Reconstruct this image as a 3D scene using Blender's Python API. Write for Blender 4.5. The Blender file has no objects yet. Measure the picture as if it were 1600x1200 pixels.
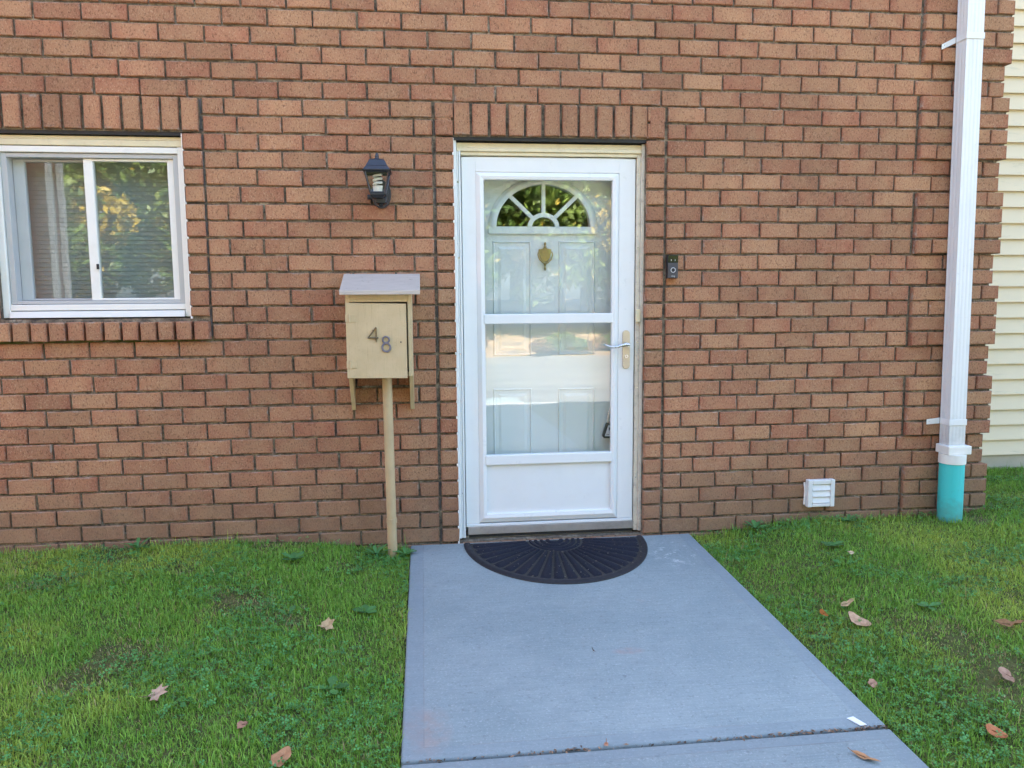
import bpy, bmesh, math, random
import numpy as np
from mathutils import Vector, Matrix
R = math.radians
rnd = random.Random(48)
rng = np.random.default_rng(48)
scene = bpy.context.scene
C = scene.collection

# ------------------------------------------------------------------ camera
YAW, PIT, ROL = 0.11329, 0.11021, -0.00761
cam_d = bpy.data.cameras.new('camera')
cam = bpy.data.objects.new('camera', cam_d); C.objects.link(cam)
def _cam_dir(u, w, v):
    cr, sr = math.cos(ROL), math.sin(ROL)
    u, v = cr*u - sr*v, sr*u + cr*v
    cp, sp = math.cos(PIT), math.sin(PIT)
    w, v = cp*w + sp*v, -sp*w + cp*v
    c, s = math.cos(YAW), math.sin(YAW)
    return Vector((c*u + s*w, -s*u + c*w, v))
rt, up, fw = _cam_dir(1, 0, 0), _cam_dir(0, 0, 1), _cam_dir(0, 1, 0)
CAM = Vector((0, -3.8514, 1.2440))
M = Matrix((rt, up, -fw)).transposed().to_4x4(); M.translation = CAM
cam.matrix_world = M
cam_d.sensor_width = 36; cam_d.lens = 27.0
cam_d.clip_start = 0.02; cam_d.clip_end = 2000
scene.camera = cam
def project(p):
    d = Vector(p) - CAM; z = d.dot(fw)
    return 800 + 1200*d.dot(rt)/z, 600 - 1200*d.dot(up)/z, z

# ------------------------------------------------------------------ light
SUN_EL, SUN_AZ = 45.0, 0.0          # the sun stands behind the house (+Y), the front is in its shade
world = bpy.data.worlds.new('World'); scene.world = world; world.use_nodes = True
wn = world.node_tree; wn.nodes.clear()
sky = wn.nodes.new('ShaderNodeTexSky'); sky.sky_type = 'NISHITA'; sky.sun_disc = False
sky.sun_elevation = R(SUN_EL); sky.sun_rotation = R(SUN_AZ)
sky.air_density = 0.85; sky.dust_density = 3.5; sky.ozone_density = 0.8; sky.altitude = 100
bg = wn.nodes.new('ShaderNodeBackground'); bg.inputs[1].default_value = 0.10
wo = wn.nodes.new('ShaderNodeOutputWorld')
wn.links.new(sky.outputs[0], bg.inputs[0]); wn.links.new(bg.outputs[0], wo.inputs[0])
sun_d = bpy.data.lights.new('sun', 'SUN'); sun_d.energy = 5.0; sun_d.angle = R(0.55); sun_d.color = (1.0, 0.93, 0.83)
sun = bpy.data.objects.new('sun', sun_d); C.objects.link(sun)
sun.rotation_euler = (-(math.pi/2 - R(SUN_EL)), 0, -R(SUN_AZ)); sun.location = (0, 30, 30)
vs = scene.view_settings
vs.view_transform = 'Standard'; vs.look = 'None'; vs.gamma = 1.0; vs.use_curve_mapping = False
vs.exposure = 3.85
cy = scene.cycles
cy.max_bounces = 10; cy.diffuse_bounces = 5; cy.glossy_bounces = 5; cy.transparent_max_bounces = 12
cy.sample_clamp_indirect = 6.0
try: cy.use_denoising = True
except Exception: pass

# ------------------------------------------------------------------ materials
MATS = {}
class NT:
    def __init__(s, m):
        s.m = m; s.t = m.node_tree; s.n = s.t.nodes; s.l = s.t.links
    def node(s, typ, **kw):
        n = s.n.new(typ)
        for k, v in kw.items(): setattr(n, k, v)
        return n
    def put(s, sock, v):
        if hasattr(v, 'links') or hasattr(v, 'is_output'): s.l.new(v, sock)
        elif v is not None:
            if isinstance(v, (tuple, list)) and len(v) == 3 and sock.type == 'RGBA': v = (*v, 1)
            sock.default_value = v
    def math(s, op, a, b=None, clamp=False):
        n = s.node('ShaderNodeMath', operation=op); n.use_clamp = clamp
        s.put(n.inputs[0], a)
        if b is not None: s.put(n.inputs[1], b)
        return n.outputs[0]
    def mix(s, f, a, b, blend='MIX'):
        n = s.node('ShaderNodeMix', data_type='RGBA', blend_type=blend); n.clamp_factor = True
        s.put(n.inputs[0], f); s.put(n.inputs[6], a); s.put(n.inputs[7], b)
        return n.outputs[2]
    def ramp(s, f, lo, hi, a=0.0, b=1.0):
        n = s.node('ShaderNodeMapRange'); n.clamp = True
        s.put(n.inputs[0], f); n.inputs[1].default_value = lo; n.inputs[2].default_value = hi
        n.inputs[3].default_value = a; n.inputs[4].default_value = b
        return n.outputs[0]
    def noise(s, vec, scale, detail=3, rough=0.55, dim='3D', w=None):
        n = s.node('ShaderNodeTexNoise', noise_dimensions=dim)
        if vec is not None: s.l.new(vec, n.inputs['Vector'])
        n.inputs['Scale'].default_value = scale; n.inputs['Detail'].default_value = detail; n.inputs['Roughness'].default_value = rough
        return n.outputs[0]
    def vmul(s, vec, v):
        n = s.node('ShaderNodeVectorMath', operation='MULTIPLY'); s.l.new(vec, n.inputs[0]); n.inputs[1].default_value = v
        return n.outputs[0]
    def pos(s): return s.node('ShaderNodeNewGeometry').outputs['Position']
    def obj(s): return s.node('ShaderNodeTexCoord').outputs['Object']
    def bump(s, h, strength=0.4, dist=0.002, normal=None):
        n = s.node('ShaderNodeBump'); n.inputs['Strength'].default_value = strength; n.inputs['Distance'].default_value = dist
        s.l.new(h, n.inputs['Height'])
        if normal is not None: s.l.new(normal, n.inputs['Normal'])
        return n.outputs[0]
    def principled(s, color, rough=0.7, metallic=0.0, normal=None, spec=0.5, **kw):
        p = s.node('ShaderNodeBsdfPrincipled')
        s.put(p.inputs['Base Color'], color); s.put(p.inputs['Roughness'], rough); s.put(p.inputs['Metallic'], metallic)
        p.inputs['Specular IOR Level'].default_value = spec
        if normal is not None: s.l.new(normal, p.inputs['Normal'])
        for k, v in kw.items(): s.put(p.inputs[k], v)
        return p.outputs[0]
    def out(s, sh):
        o = s.node('ShaderNodeOutputMaterial'); s.l.new(sh, o.inputs[0])
def new_mat(name):
    m = bpy.data.materials.new(name); m.use_nodes = True; m.node_tree.nodes.clear(); MATS[name] = m
    return NT(m)
def plain(name, col, rough=0.6, metallic=0.0, var=0.12, scale=12.0, bump=0.15, bscale=90.0, spec=0.5, dirt=None, dirt_amt=0.5, bdist=0.001):
    t = new_mat(name); p = t.pos()
    n = t.noise(p, scale, 5, 0.6)
    c = t.mix(t.ramp(n, 0.3, 0.7), tuple(x*(1-var) for x in col), tuple(min(1, x*(1+var)) for x in col))
    if dirt:
        d = t.noise(p, scale*2.7, 6, 0.7)
        c = t.mix(t.math('MULTIPLY', t.ramp(d, 0.52, 0.72), dirt_amt), c, dirt)
    nb = t.bump(t.noise(p, bscale, 4, 0.6), bump, bdist) if bump else None
    r = t.ramp(t.noise(p, scale*3, 3), 0.3, 0.7, max(0.03, rough-0.08), min(1, rough+0.08))
    t.out(t.principled(c, r, metallic, nb, spec)); return t.m

def brick_material(name, source):
    t = new_mat(name); p = t.pos()
    if source == 'object':
        col = t.node('ShaderNodeObjectInfo').outputs['Color']
    else:
        col = t.node('ShaderNodeAttribute', attribute_name='brick_tint').outputs['Color']
    sp = t.node('ShaderNodeSeparateColor'); t.l.new(col, sp.inputs[0]); r1, r2, r3 = sp.outputs
    uv = t.node('ShaderNodeUVMap', uv_map='UVMap').outputs[0]
    su = t.node('ShaderNodeSeparateXYZ'); t.l.new(uv, su.inputs[0])
    # shift the noise per brick
    off = t.node('ShaderNodeVectorMath', operation='ADD'); t.l.new(p, off.inputs[0])
    cmb = t.node('ShaderNodeCombineXYZ'); t.put(cmb.inputs[0], t.math('MULTIPLY', r3, 7.0)); t.put(cmb.inputs[1], t.math('MULTIPLY', r2, 5.0)); t.put(cmb.inputs[2], t.math('MULTIPLY', r1, 9.0))
    t.l.new(cmb.outputs[0], off.inputs[1]); q = off.outputs[0]
    # distance from the middle of the brick face: kiln flashing turns the ends and rims redder
    eu = t.math('ABSOLUTE', t.math('SUBTRACT', su.outputs[0], 0.5)); ev = t.math('ABSOLUTE', t.math('SUBTRACT', su.outputs[1], 0.5))
    rim = t.math('MAXIMUM', t.ramp(eu, 0.22, 0.5), t.math('MULTIPLY', t.ramp(ev, 0.3, 0.5), 0.6))
    cloud = t.noise(q, 11.0, 4, 0.6)
    f = t.math('ADD', t.math('MULTIPLY', rim, 0.42), t.math('MULTIPLY', t.math('SUBTRACT', cloud, 0.5), 1.3))
    f = t.math('ADD', f, t.math('SUBTRACT', t.math('MULTIPLY', r1, 0.70), 0.06), True)
    tan = (0.378, 0.211, 0.119); red = (0.304, 0.127, 0.077)
    c = t.mix(f, tan, red)
    c = t.mix(1.0, c, t.mix(r2, (0.84, 0.83, 0.82), (1.16, 1.15, 1.12)), 'MULTIPLY')
    # wire-cut texture: short dark pits and pale grains
    wv = t.vmul(q, (1.0, 1.0, 0.62))
    pits = t.noise(wv, 150.0, 4, 0.7)
    c = t.mix(t.math('MULTIPLY', t.ramp(pits, 0.53, 0.63), 0.62), c, (0.085, 0.036, 0.022))
    grain = t.noise(wv, 210.0, 2, 0.6)
    c = t.mix(t.math('MULTIPLY', t.ramp(grain, 0.56, 0.72), 0.45), c, (0.60, 0.42, 0.27))
    # mortar smeared over the brick edges
    em = t.math('MAXIMUM', t.ramp(eu, 0.455, 0.495), t.ramp(ev, 0.40, 0.48))
    sm_ = t.math('MULTIPLY', em, t.ramp(t.noise(q, 26.0, 5, 0.7), 0.52, 0.68))
    c = t.mix(t.math('MULTIPLY', sm_, 0.75), c, (0.37, 0.325, 0.27))
    # soil splash on the lowest courses, ragged upper edge
    sz = t.node('ShaderNodeSeparateXYZ'); t.l.new(p, sz.inputs[0])
    z = t.math('ADD', sz.outputs[2], t.math('MULTIPLY', t.math('SUBTRACT', t.noise(p, 3.2, 5, 0.65), 0.5), 0.42))
    c = t.mix(t.math('MULTIPLY', t.ramp(z, 0.46, 0.08), 0.55), c, (0.165, 0.120, 0.078))
    c = t.mix(1.0, c, t.mix(t.ramp(t.noise(t.vmul(p, (1.0, 1.0, 0.55)), 1.3, 6, 0.68), 0.34, 0.66), (0.84, 0.84, 0.85), (1.13, 1.12, 1.10)), 'MULTIPLY')
    # pale lime bloom in patches
    bl = t.math('MULTIPLY', t.ramp(t.noise(p, 2.1, 6, 0.72), 0.62, 0.80), t.ramp(t.noise(q, 42.0, 4, 0.7), 0.45, 0.65))
    c = t.mix(t.math('MULTIPLY', bl, 0.35), c, (0.55, 0.47, 0.40))
    # rust run below the doorbell
    dx = t.math('ABSOLUTE', t.math('SUBTRACT', sz.outputs[0], 1.262)); dz = t.math('ABSOLUTE', t.math('SUBTRACT', sz.outputs[2], 1.318))
    rust = t.math('MULTIPLY', t.ramp(dx, 0.045, 0.015), t.ramp(dz, 0.045, 0.010))
    c = t.mix(t.math('MULTIPLY', rust, 0.4), c, (0.33, 0.12, 0.025))
    h = t.math('ADD', t.math('MULTIPLY', pits, -1.0), t.math('MULTIPLY', t.noise(q, 60.0, 4, 0.6), 0.9))
    nb = t.bump(h, 0.75, 0.0022)
    t.out(t.principled(c, 0.92, 0, nb, 0.18)); return t.m
brick_material('brick_faces', 'object'); brick_material('brick_faces_joined', 'attr')

def mortar_material():
    t = new_mat('mortar'); p = t.pos()
    c = t.mix(t.ramp(t.noise(p, 16, 6, 0.7), 0.38, 0.66), (0.090, 0.076, 0.060), (0.30, 0.245, 0.175))
    c = t.mix(t.ramp(t.noise(p, 5.0, 6, 0.75), 0.58, 0.70), c, (0.46, 0.42, 0.34))
    c = t.mix(t.math('MULTIPLY', t.ramp(t.noise(p, 70, 3, 0.7), 0.50, 0.66), 0.7), c, (0.035, 0.032, 0.032))
    s = t.node('ShaderNodeSeparateXYZ'); t.l.new(p, s.inputs[0])
    moss = t.math('MULTIPLY', t.ramp(t.math('ABSOLUTE', t.math('SUBTRACT', s.outputs[2], 1.058)), 0.035, 0.012), t.ramp(s.outputs[0], -0.95, -1.1))
    moss = t.math('MULTIPLY', moss, t.ramp(t.noise(p, 24, 4, 0.7), 0.35, 0.5))
    c = t.mix(t.math('MULTIPLY', moss, 0.9), c, (0.075, 0.085, 0.022))
    nb = t.bump(t.noise(p, 130, 5, 0.7), 0.9, 0.004)
    t.out(t.principled(c, 0.95, 0, nb, 0.1)); return t.m
mortar_material()

def far_brick_material():
    t = new_mat('distant_brick'); b = t.node('ShaderNodeTexBrick'); p = t.pos()
    sx = t.node('ShaderNodeSeparateXYZ'); t.l.new(p, sx.inputs[0])
    cb = t.node('ShaderNodeCombineXYZ'); t.put(cb.inputs[0], t.math('ADD', sx.outputs[0], sx.outputs[1])); t.l.new(sx.outputs[2], cb.inputs[1])
    t.l.new(cb.outputs[0], b.inputs['Vector'])
    b.inputs['Color1'].default_value = (0.36, 0.17, 0.10, 1); b.inputs['Color2'].default_value = (0.26, 0.10, 0.06, 1); b.inputs['Mortar'].default_value = (0.10, 0.085, 0.07, 1)
    b.inputs['Scale'].default_value = 1.0; b.inputs['Brick Width'].default_value = 0.2066; b.inputs['Row Height'].default_value = 0.0813; b.inputs['Mortar Size'].default_value = 0.005
    t.out(t.principled(b.outputs[0], 0.9, 0, None, 0.2)); return t.m
far_brick_material()

plain('white_aluminium', (0.71, 0.735, 0.725), 0.35, 0, 0.02, 6, 0.03, 60, dirt=(0.58, 0.54, 0.46), dirt_amt=0.10)
plain('white_vinyl', (0.74, 0.735, 0.68), 0.45, 0, 0.02, 6, 0.03, 60, dirt=(0.50, 0.46, 0.38), dirt_amt=0.14)
plain('white_vinyl_sill', (0.66, 0.655, 0.60), 0.5, 0, 0.03, 6, 0.05, 60, dirt=(0.10, 0.09, 0.07), dirt_amt=0.0)
plain('sash_grey', (0.43, 0.44, 0.43), 0.45, 0, 0.03, 8, 0.03, 60)
plain('cream_paint', (0.66, 0.585, 0.385), 0.55, 0, 0.06, 9, 0.15, 40, dirt=(0.42, 0.33, 0.19), dirt_amt=0.35)
plain('aged_trim', (0.62, 0.57, 0.46), 0.65, 0, 0.12, 14, 0.25, 50, dirt=(0.25, 0.21, 0.16), dirt_amt=0.6)
plain('entry_paint', (0.62, 0.67, 0.65), 0.45, 0, 0.02, 6, 0.03, 60)
plain('sweep_metal', (0.34, 0.31, 0.28), 0.5, 0.35, 0.18, 7, 0.12, 120, dirt=(0.16, 0.14, 0.12), dirt_amt=0.5)
plain('weatherstrip', (0.02, 0.02, 0.02), 0.8, 0, 0.1, 10, 0.1, 60)
plain('caulk', (0.80, 0.77, 0.71), 0.7, 0, 0.1, 30, 0.3, 120)
plain('brass', (0.34, 0.27, 0.13), 0.38, 0.85, 0.08, 20, 0.05, 90)
plain('plate_brass', (0.56, 0.48, 0.36), 0.42, 0.45, 0.08, 12, 0.06, 150)
plain('dark_brass', (0.14, 0.105, 0.055), 0.45, 0.6, 0.1, 30, 0.05, 90)
plain('dark_nickel', (0.20, 0.20, 0.28), 0.4, 0.7, 0.1, 30, 0.05, 90)
plain('satin_nickel', (0.62, 0.63, 0.66), 0.28, 0.9, 0.04, 20, 0.03, 90)
plain('tan_paint', (0.490, 0.395, 0.235), 0.6, 0, 0.05, 10, 0.45, 160, dirt=(0.40, 0.30, 0.16), dirt_amt=0.25)
plain('tan_pipe', (0.45, 0.34, 0.19), 0.5, 0, 0.08, 8, 0.15, 60, dirt=(0.38, 0.27, 0.15), dirt_amt=0.45)
plain('lantern_black', (0.022, 0.025, 0.034), 0.38, 0.1, 0.2, 20, 0.25, 220)
plain('bulb_white', (0.80, 0.78, 0.70), 0.35, 0, 0.03, 20, 0.0)
plain('gloss_black', (0.010, 0.010, 0.011), 0.12, 0, 0.1, 20, 0.0)
plain('sealant', (0.065, 0.06, 0.06), 0.6, 0, 0.6, 12, 0.4, 60)
plain('matte_black', (0.014, 0.014, 0.016), 0.6, 0, 0.1, 20, 0.1)
plain('bell_grey', (0.055, 0.057, 0.068), 0.42, 0.3, 0.05, 30, 0.05, 200)
plain('light_grey', (0.55, 0.56, 0.58), 0.4, 0, 0.04, 30, 0.0)
plain('pvc_teal', (0.055, 0.56, 0.545), 0.38, 0, 0.05, 6, 0.05, 60, dirt=(0.10, 0.30, 0.25), dirt_amt=0.25)
plain('vent_plastic', (0.66, 0.67, 0.65), 0.4, 0, 0.02, 15, 0.04, 60, dirt=(0.5, 0.45, 0.35), dirt_amt=0.2)
plain('mat_rubber', (0.009, 0.009, 0.013), 0.75, 0, 0.2, 14, 0.3, 120)
plain('foundation', (0.45, 0.40, 0.30), 0.9, 0, 0.1, 8, 0.4, 60)
def asphalt():
    t = new_mat('asphalt'); p = t.pos()
    c = t.mix(t.ramp(t.noise(t.vmul(p, (0.12, 1.6, 1)), 1.2, 6, 0.7), 0.35, 0.68), (0.115, 0.112, 0.105), (0.205, 0.195, 0.18))
    c = t.mix(t.ramp(t.noise(p, 0.8, 6, 0.75), 0.60, 0.74), c, (0.24, 0.19, 0.13))
    t.out(t.principled(c, 0.9, 0, t.bump(t.noise(p, 60, 4), 0.4, 0.004), 0.2))
asphalt()
plain('sidewalk_concrete', (0.42, 0.41, 0.38), 0.9, 0, 0.1, 3, 0.3, 60)
plain('roof_shingle', (0.08, 0.075, 0.07), 0.9, 0, 0.25, 9, 0.5, 30)
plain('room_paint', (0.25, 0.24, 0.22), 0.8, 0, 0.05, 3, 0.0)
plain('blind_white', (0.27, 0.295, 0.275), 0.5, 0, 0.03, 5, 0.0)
plain('bark', (0.10, 0.075, 0.055), 0.9, 0, 0.3, 14, 0.6, 30, bdist=0.01)
plain('paper', (0.78, 0.79, 0.84), 0.6, 0, 0.03, 60, 0.05)
plain('fence_white', (0.76, 0.75, 0.72), 0.6, 0, 0.05, 6, 0.1)

def grimy(name, col, zlo, zhi, soil_c):
    t = new_mat(name); p = t.pos(); z = t.node('ShaderNodeSeparateXYZ'); t.l.new(p, z.inputs[0])
    st = t.noise(t.vmul(p, (38, 38, 1.6)), 1.0, 6, 0.7)
    c = t.mix(t.math('MULTIPLY', t.ramp(st, 0.50, 0.74), 0.30), col, tuple(x*0.62 for x in col))
    c = t.mix(t.math('MULTIPLY', t.ramp(t.noise(p, 45, 5, 0.75), 0.60, 0.72), 0.35), c, soil_c)
    zz = t.math('ADD', z.outputs[2], t.math('MULTIPLY', t.math('SUBTRACT', t.noise(p, 22, 5, 0.7), 0.5), 0.22))
    c = t.mix(t.math('MULTIPLY', t.ramp(zz, zhi, zlo), 0.6), c, soil_c)
    t.out(t.principled(c, 0.45, 0, t.bump(t.noise(p, 30, 3), 0.08, 0.002), 0.45))
grimy('spout_white', (0.70, 0.72, 0.71), 0.42, 0.62, (0.36, 0.35, 0.31))
grimy('pvc_grimy', (0.055, 0.54, 0.525), 0.05, 0.17, (0.10, 0.17, 0.11))
def grained():
    t = new_mat('tan_wood'); p = t.pos()
    g = t.noise(t.vmul(p, (210, 210, 9)), 1.0, 5, 0.7)
    c = t.mix(t.ramp(t.noise(p, 8, 5, 0.6), 0.3, 0.7), (0.475, 0.362, 0.205), (0.560, 0.437, 0.258))
    c = t.mix(t.math('MULTIPLY', t.ramp(g, 0.56, 0.70), 0.5), c, (0.29, 0.22, 0.11))
    c = t.mix(t.math('MULTIPLY', t.ramp(t.noise(p, 120, 4, 0.7), 0.60, 0.72), 0.45), c, (0.25, 0.18, 0.09))
    t.out(t.principled(c, 0.6, 0, t.bump(g, 0.5, 0.0015), 0.35))
grained()
def board_paint():
    t = new_mat('roof_board'); p = t.pos()
    g = t.noise(t.vmul(p, (3, 60, 60)), 4, 5, 0.65)
    c = t.mix(t.ramp(g, 0.35, 0.7), (0.40, 0.345, 0.285), (0.52, 0.455, 0.385))
    c = t.mix(t.ramp(t.noise(p, 30, 6, 0.7), 0.60, 0.72), c, (0.28, 0.23, 0.18))
    t.out(t.principled(c, 0.75, 0, t.bump(g, 0.6, 0.002), 0.3))
board_paint()
def siding_mat():
    t = new_mat('siding_vinyl'); p = t.pos()
    c = t.mix(t.noise(p, 1.5, 4), (0.68, 0.575, 0.385), (0.75, 0.64, 0.44))
    alg = t.math('MULTIPLY', t.ramp(t.noise(t.vmul(p, (1.6, 1, 9)), 2.2, 6, 0.75), 0.58, 0.78), 0.5)
    c = t.mix(alg, c, (0.30, 0.30, 0.20))
    t.out(t.principled(c, 0.55, 0, t.bump(t.noise(t.vmul(p, (2, 1, 40)), 10, 4, 0.6), 0.2, 0.001), 0.35))
siding_mat()
def concrete():
    t = new_mat('broom_concrete'); p = t.pos()
    s = t.node('ShaderNodeSeparateXYZ'); t.l.new(p, s.inputs[0])
    broom = t.noise(t.vmul(p, (5.0, 150.0, 1.0)), 1.0, 5, 0.65)
    fine = t.noise(p, 130, 4, 0.75)
    big = t.noise(p, 1.6, 6, 0.62)
    c = t.mix(t.ramp(big, 0.32, 0.68), (0.205, 0.252, 0.255), (0.295, 0.342, 0.338))
    c = t.mix(t.math('MULTIPLY', t.ramp(broom, 0.35, 0.7), 0.34), c, (0.130, 0.155, 0.166))
    c = t.mix(t.math('MULTIPLY', t.ramp(fine, 0.54, 0.70), 0.55), c, (0.44, 0.47, 0.475))
    c = t.mix(t.math('MULTIPLY', t.ramp(t.noise(p, 75, 4, 0.7), 0.56, 0.70), 0.5), c, (0.12, 0.13, 0.135))
    # faint rust-brown leaf stains
    st = t.math('MULTIPLY', t.ramp(t.noise(p, 4.3, 4, 0.6), 0.68, 0.76), 0.22)
    c = t.mix(st, c, (0.30, 0.20, 0.15))
    # brown leaf stain in the left corner, pale scuffs beside the mat, dark damp blotches
    def spot(cx, cy_, rx, ry):
        dx = t.math('DIVIDE', t.math('SUBTRACT', s.outputs[0], cx), rx); dy = t.math('DIVIDE', t.math('SUBTRACT', s.outputs[1], cy_), ry)
        return t.ramp(t.math('ADD', t.math('MULTIPLY', dx, dx), t.math('MULTIPLY', dy, dy)), 1.0, 0.2)
    c = t.mix(t.math('MULTIPLY', t.math('MULTIPLY', spot(-0.03, -1.64, 0.10, 0.16), t.ramp(t.noise(p, 14, 5, 0.7), 0.35, 0.6)), 0.5), c, (0.33, 0.22, 0.18))
    c = t.mix(t.math('MULTIPLY', t.math('MULTIPLY', spot(0.72, -1.23, 0.07, 0.03), t.ramp(t.noise(p, 30, 5, 0.7), 0.35, 0.6)), 0.4), c, (0.33, 0.2, 0.17))
    c = t.mix(t.math('MULTIPLY', t.math('MULTIPLY', spot(1.22, -0.28, 0.16, 0.22), t.ramp(t.noise(p, 22, 5, 0.75), 0.56, 0.68)), 0.7), c, (0.60, 0.62, 0.62))
    c = t.mix(t.math('MULTIPLY', t.ramp(t.noise(p, 3.1, 7, 0.7), 0.52, 0.72), 0.35), c, (0.15, 0.18, 0.185))
    edge = t.math('MINIMUM', t.math('SUBTRACT', s.outputs[0], -0.09), t.math('SUBTRACT', 1.38, s.outputs[0]))
    edge = t.math('MINIMUM', edge, t.math('ADD', t.math('ABSOLUTE', t.math('ADD', s.outputs[1], 1.785)), 0.006))
    band = t.ramp(edge, 0.067, 0.062)
    c = t.mix(t.math('MULTIPLY', band, 0.35), c, (0.190, 0.225, 0.245))
    line = t.math('MULTIPLY', t.ramp(t.math('ABSOLUTE', t.math('SUBTRACT', edge, 0.0655)), 0.003, 0.001), t.ramp(t.noise(p, 7, 3), 0.4, 0.6))
    c = t.mix(t.math('MULTIPLY', line, 0.5), c, (0.2, 0.2, 0.2))
    h = t.math('ADD', t.math('MULTIPLY', broom, t.math('SUBTRACT', 1.0, t.math('MULTIPLY', band, 0.85))), t.math('MULTIPLY', fine, 0.25))
    t.out(t.principled(c, 0.88, 0, t.bump(h, 0.55, 0.003), 0.25))
concrete()
def mat_carpet():
    t = new_mat('mat_carpet'); p = t.pos()
    c = t.mix(t.ramp(t.noise(p, 420, 3, 0.7), 0.4, 0.62), (0.009, 0.010, 0.016), (0.026, 0.028, 0.040))
    c = t.mix(t.math('MULTIPLY', t.ramp(t.noise(p, 60, 5, 0.7), 0.58, 0.75), 0.45), c, (0.10, 0.085, 0.06))
    t.out(t.principled(c, 0.95, 0, t.bump(t.noise(p, 500, 3), 0.9, 0.002), 0.15))
mat_carpet()
plain('mat_dust', (0.032, 0.029, 0.025), 0.9, 0, 0.4, 60, 0.3, 120)
def pane_mat(name, tint=(0.97, 0.985, 0.98), f0=0.045, wav=0.0012, rough=0.0):
    t = new_mat(name); p = t.pos()
    nb = t.bump(t.noise(t.vmul(p, (1, 1, 1.6)), 2.6, 2, 0.5), 0.2, wav)
    lw = t.node('ShaderNodeLayerWeight'); lw.inputs[0].default_value = 0.5      # same from both sides of the pane
    fr = t.math('ADD', t.math('MULTIPLY', t.math('POWER', lw.outputs['Facing'], 5.0), 1.0-f0), f0)
    tr = t.node('ShaderNodeBsdfTransparent'); tr.inputs[0].default_value = (*tint, 1)
    gl = t.node('ShaderNodeBsdfGlossy'); gl.inputs['Roughness'].default_value = rough; t.l.new(nb, gl.inputs['Normal'])
    mx = t.node('ShaderNodeMixShader'); t.l.new(fr, mx.inputs[0]); t.l.new(tr.outputs[0], mx.inputs[1]); t.l.new(gl.outputs[0], mx.inputs[2])
    t.out(mx.outputs[0])
pane_mat('storm_glass', (0.985, 0.995, 0.99), 0.070); pane_mat('window_glass', (0.93, 0.95, 0.94), 0.075, 0.0012, 0.016); pane_mat('lantern_glass', (0.95, 0.96, 0.95), 0.10)
def leafy(name, attr, rough=0.6, transl=0.35, spec=0.3):
    t = new_mat(name)
    c = t.node('ShaderNodeAttribute', attribute_name=attr).outputs['Color']
    d = t.principled(c, rough, 0, None, spec)
    tl = t.node('ShaderNodeBsdfTranslucent'); t.l.new(c, tl.inputs[0])
    mx = t.node('ShaderNodeMixShader'); mx.inputs[0].default_value = transl
    t.l.new(d, mx.inputs[1]); t.l.new(tl.outputs[0], mx.inputs[2]); t.out(mx.outputs[0])
leafy('grass_blade', 'tint', 0.55, 0.30, 0.35); leafy('clover_leaf', 'tint', 0.5, 0.25, 0.4); leafy('tree_leaf', 'tint', 0.5, 0.35, 0.4); leafy('weed_leaf', 'tint', 0.5, 0.2, 0.4)
def soil():
    t = new_mat('turf_soil'); p = t.pos()
    c = t.mix(t.ramp(t.noise(p, 9, 6, 0.7), 0.35, 0.65), (0.050, 0.075, 0.018), (0.120, 0.120, 0.045))
    c = t.mix(t.ramp(t.noise(p, 60, 4, 0.7), 0.5, 0.7), c, (0.045, 0.032, 0.02))
    t.out(t.principled(c, 0.95, 0, t.bump(t.noise(p, 80, 5, 0.7), 0.8, 0.01), 0.1))
soil()
plain('far_grass', (0.075, 0.115, 0.035), 0.9, 0, 0.3, 1.5, 0.6, 20, bdist=0.02, dirt=(0.22, 0.17, 0.07), dirt_amt=0.5)
plain('litter_bank', (0.27, 0.18, 0.10), 0.9, 0, 0.55, 2.5, 0.6, 20, bdist=0.02, dirt=(0.09, 0.12, 0.035), dirt_amt=0.95)
def dry_leaf():
    t = new_mat('dry_leaf'); o = t.obj()
    col = t.node('ShaderNodeObjectInfo').outputs['Color']
    n = t.noise(o, 60, 5, 0.65)
    c = t.mix(t.ramp(n, 0.35, 0.7), t.mix(1.0, col, (0.62, 0.55, 0.5), 'MULTIPLY'), col)
    t.out(t.principled(c, 0.75, 0, t.bump(n, 0.5, 0.002), 0.25))
dry_leaf()

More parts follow.
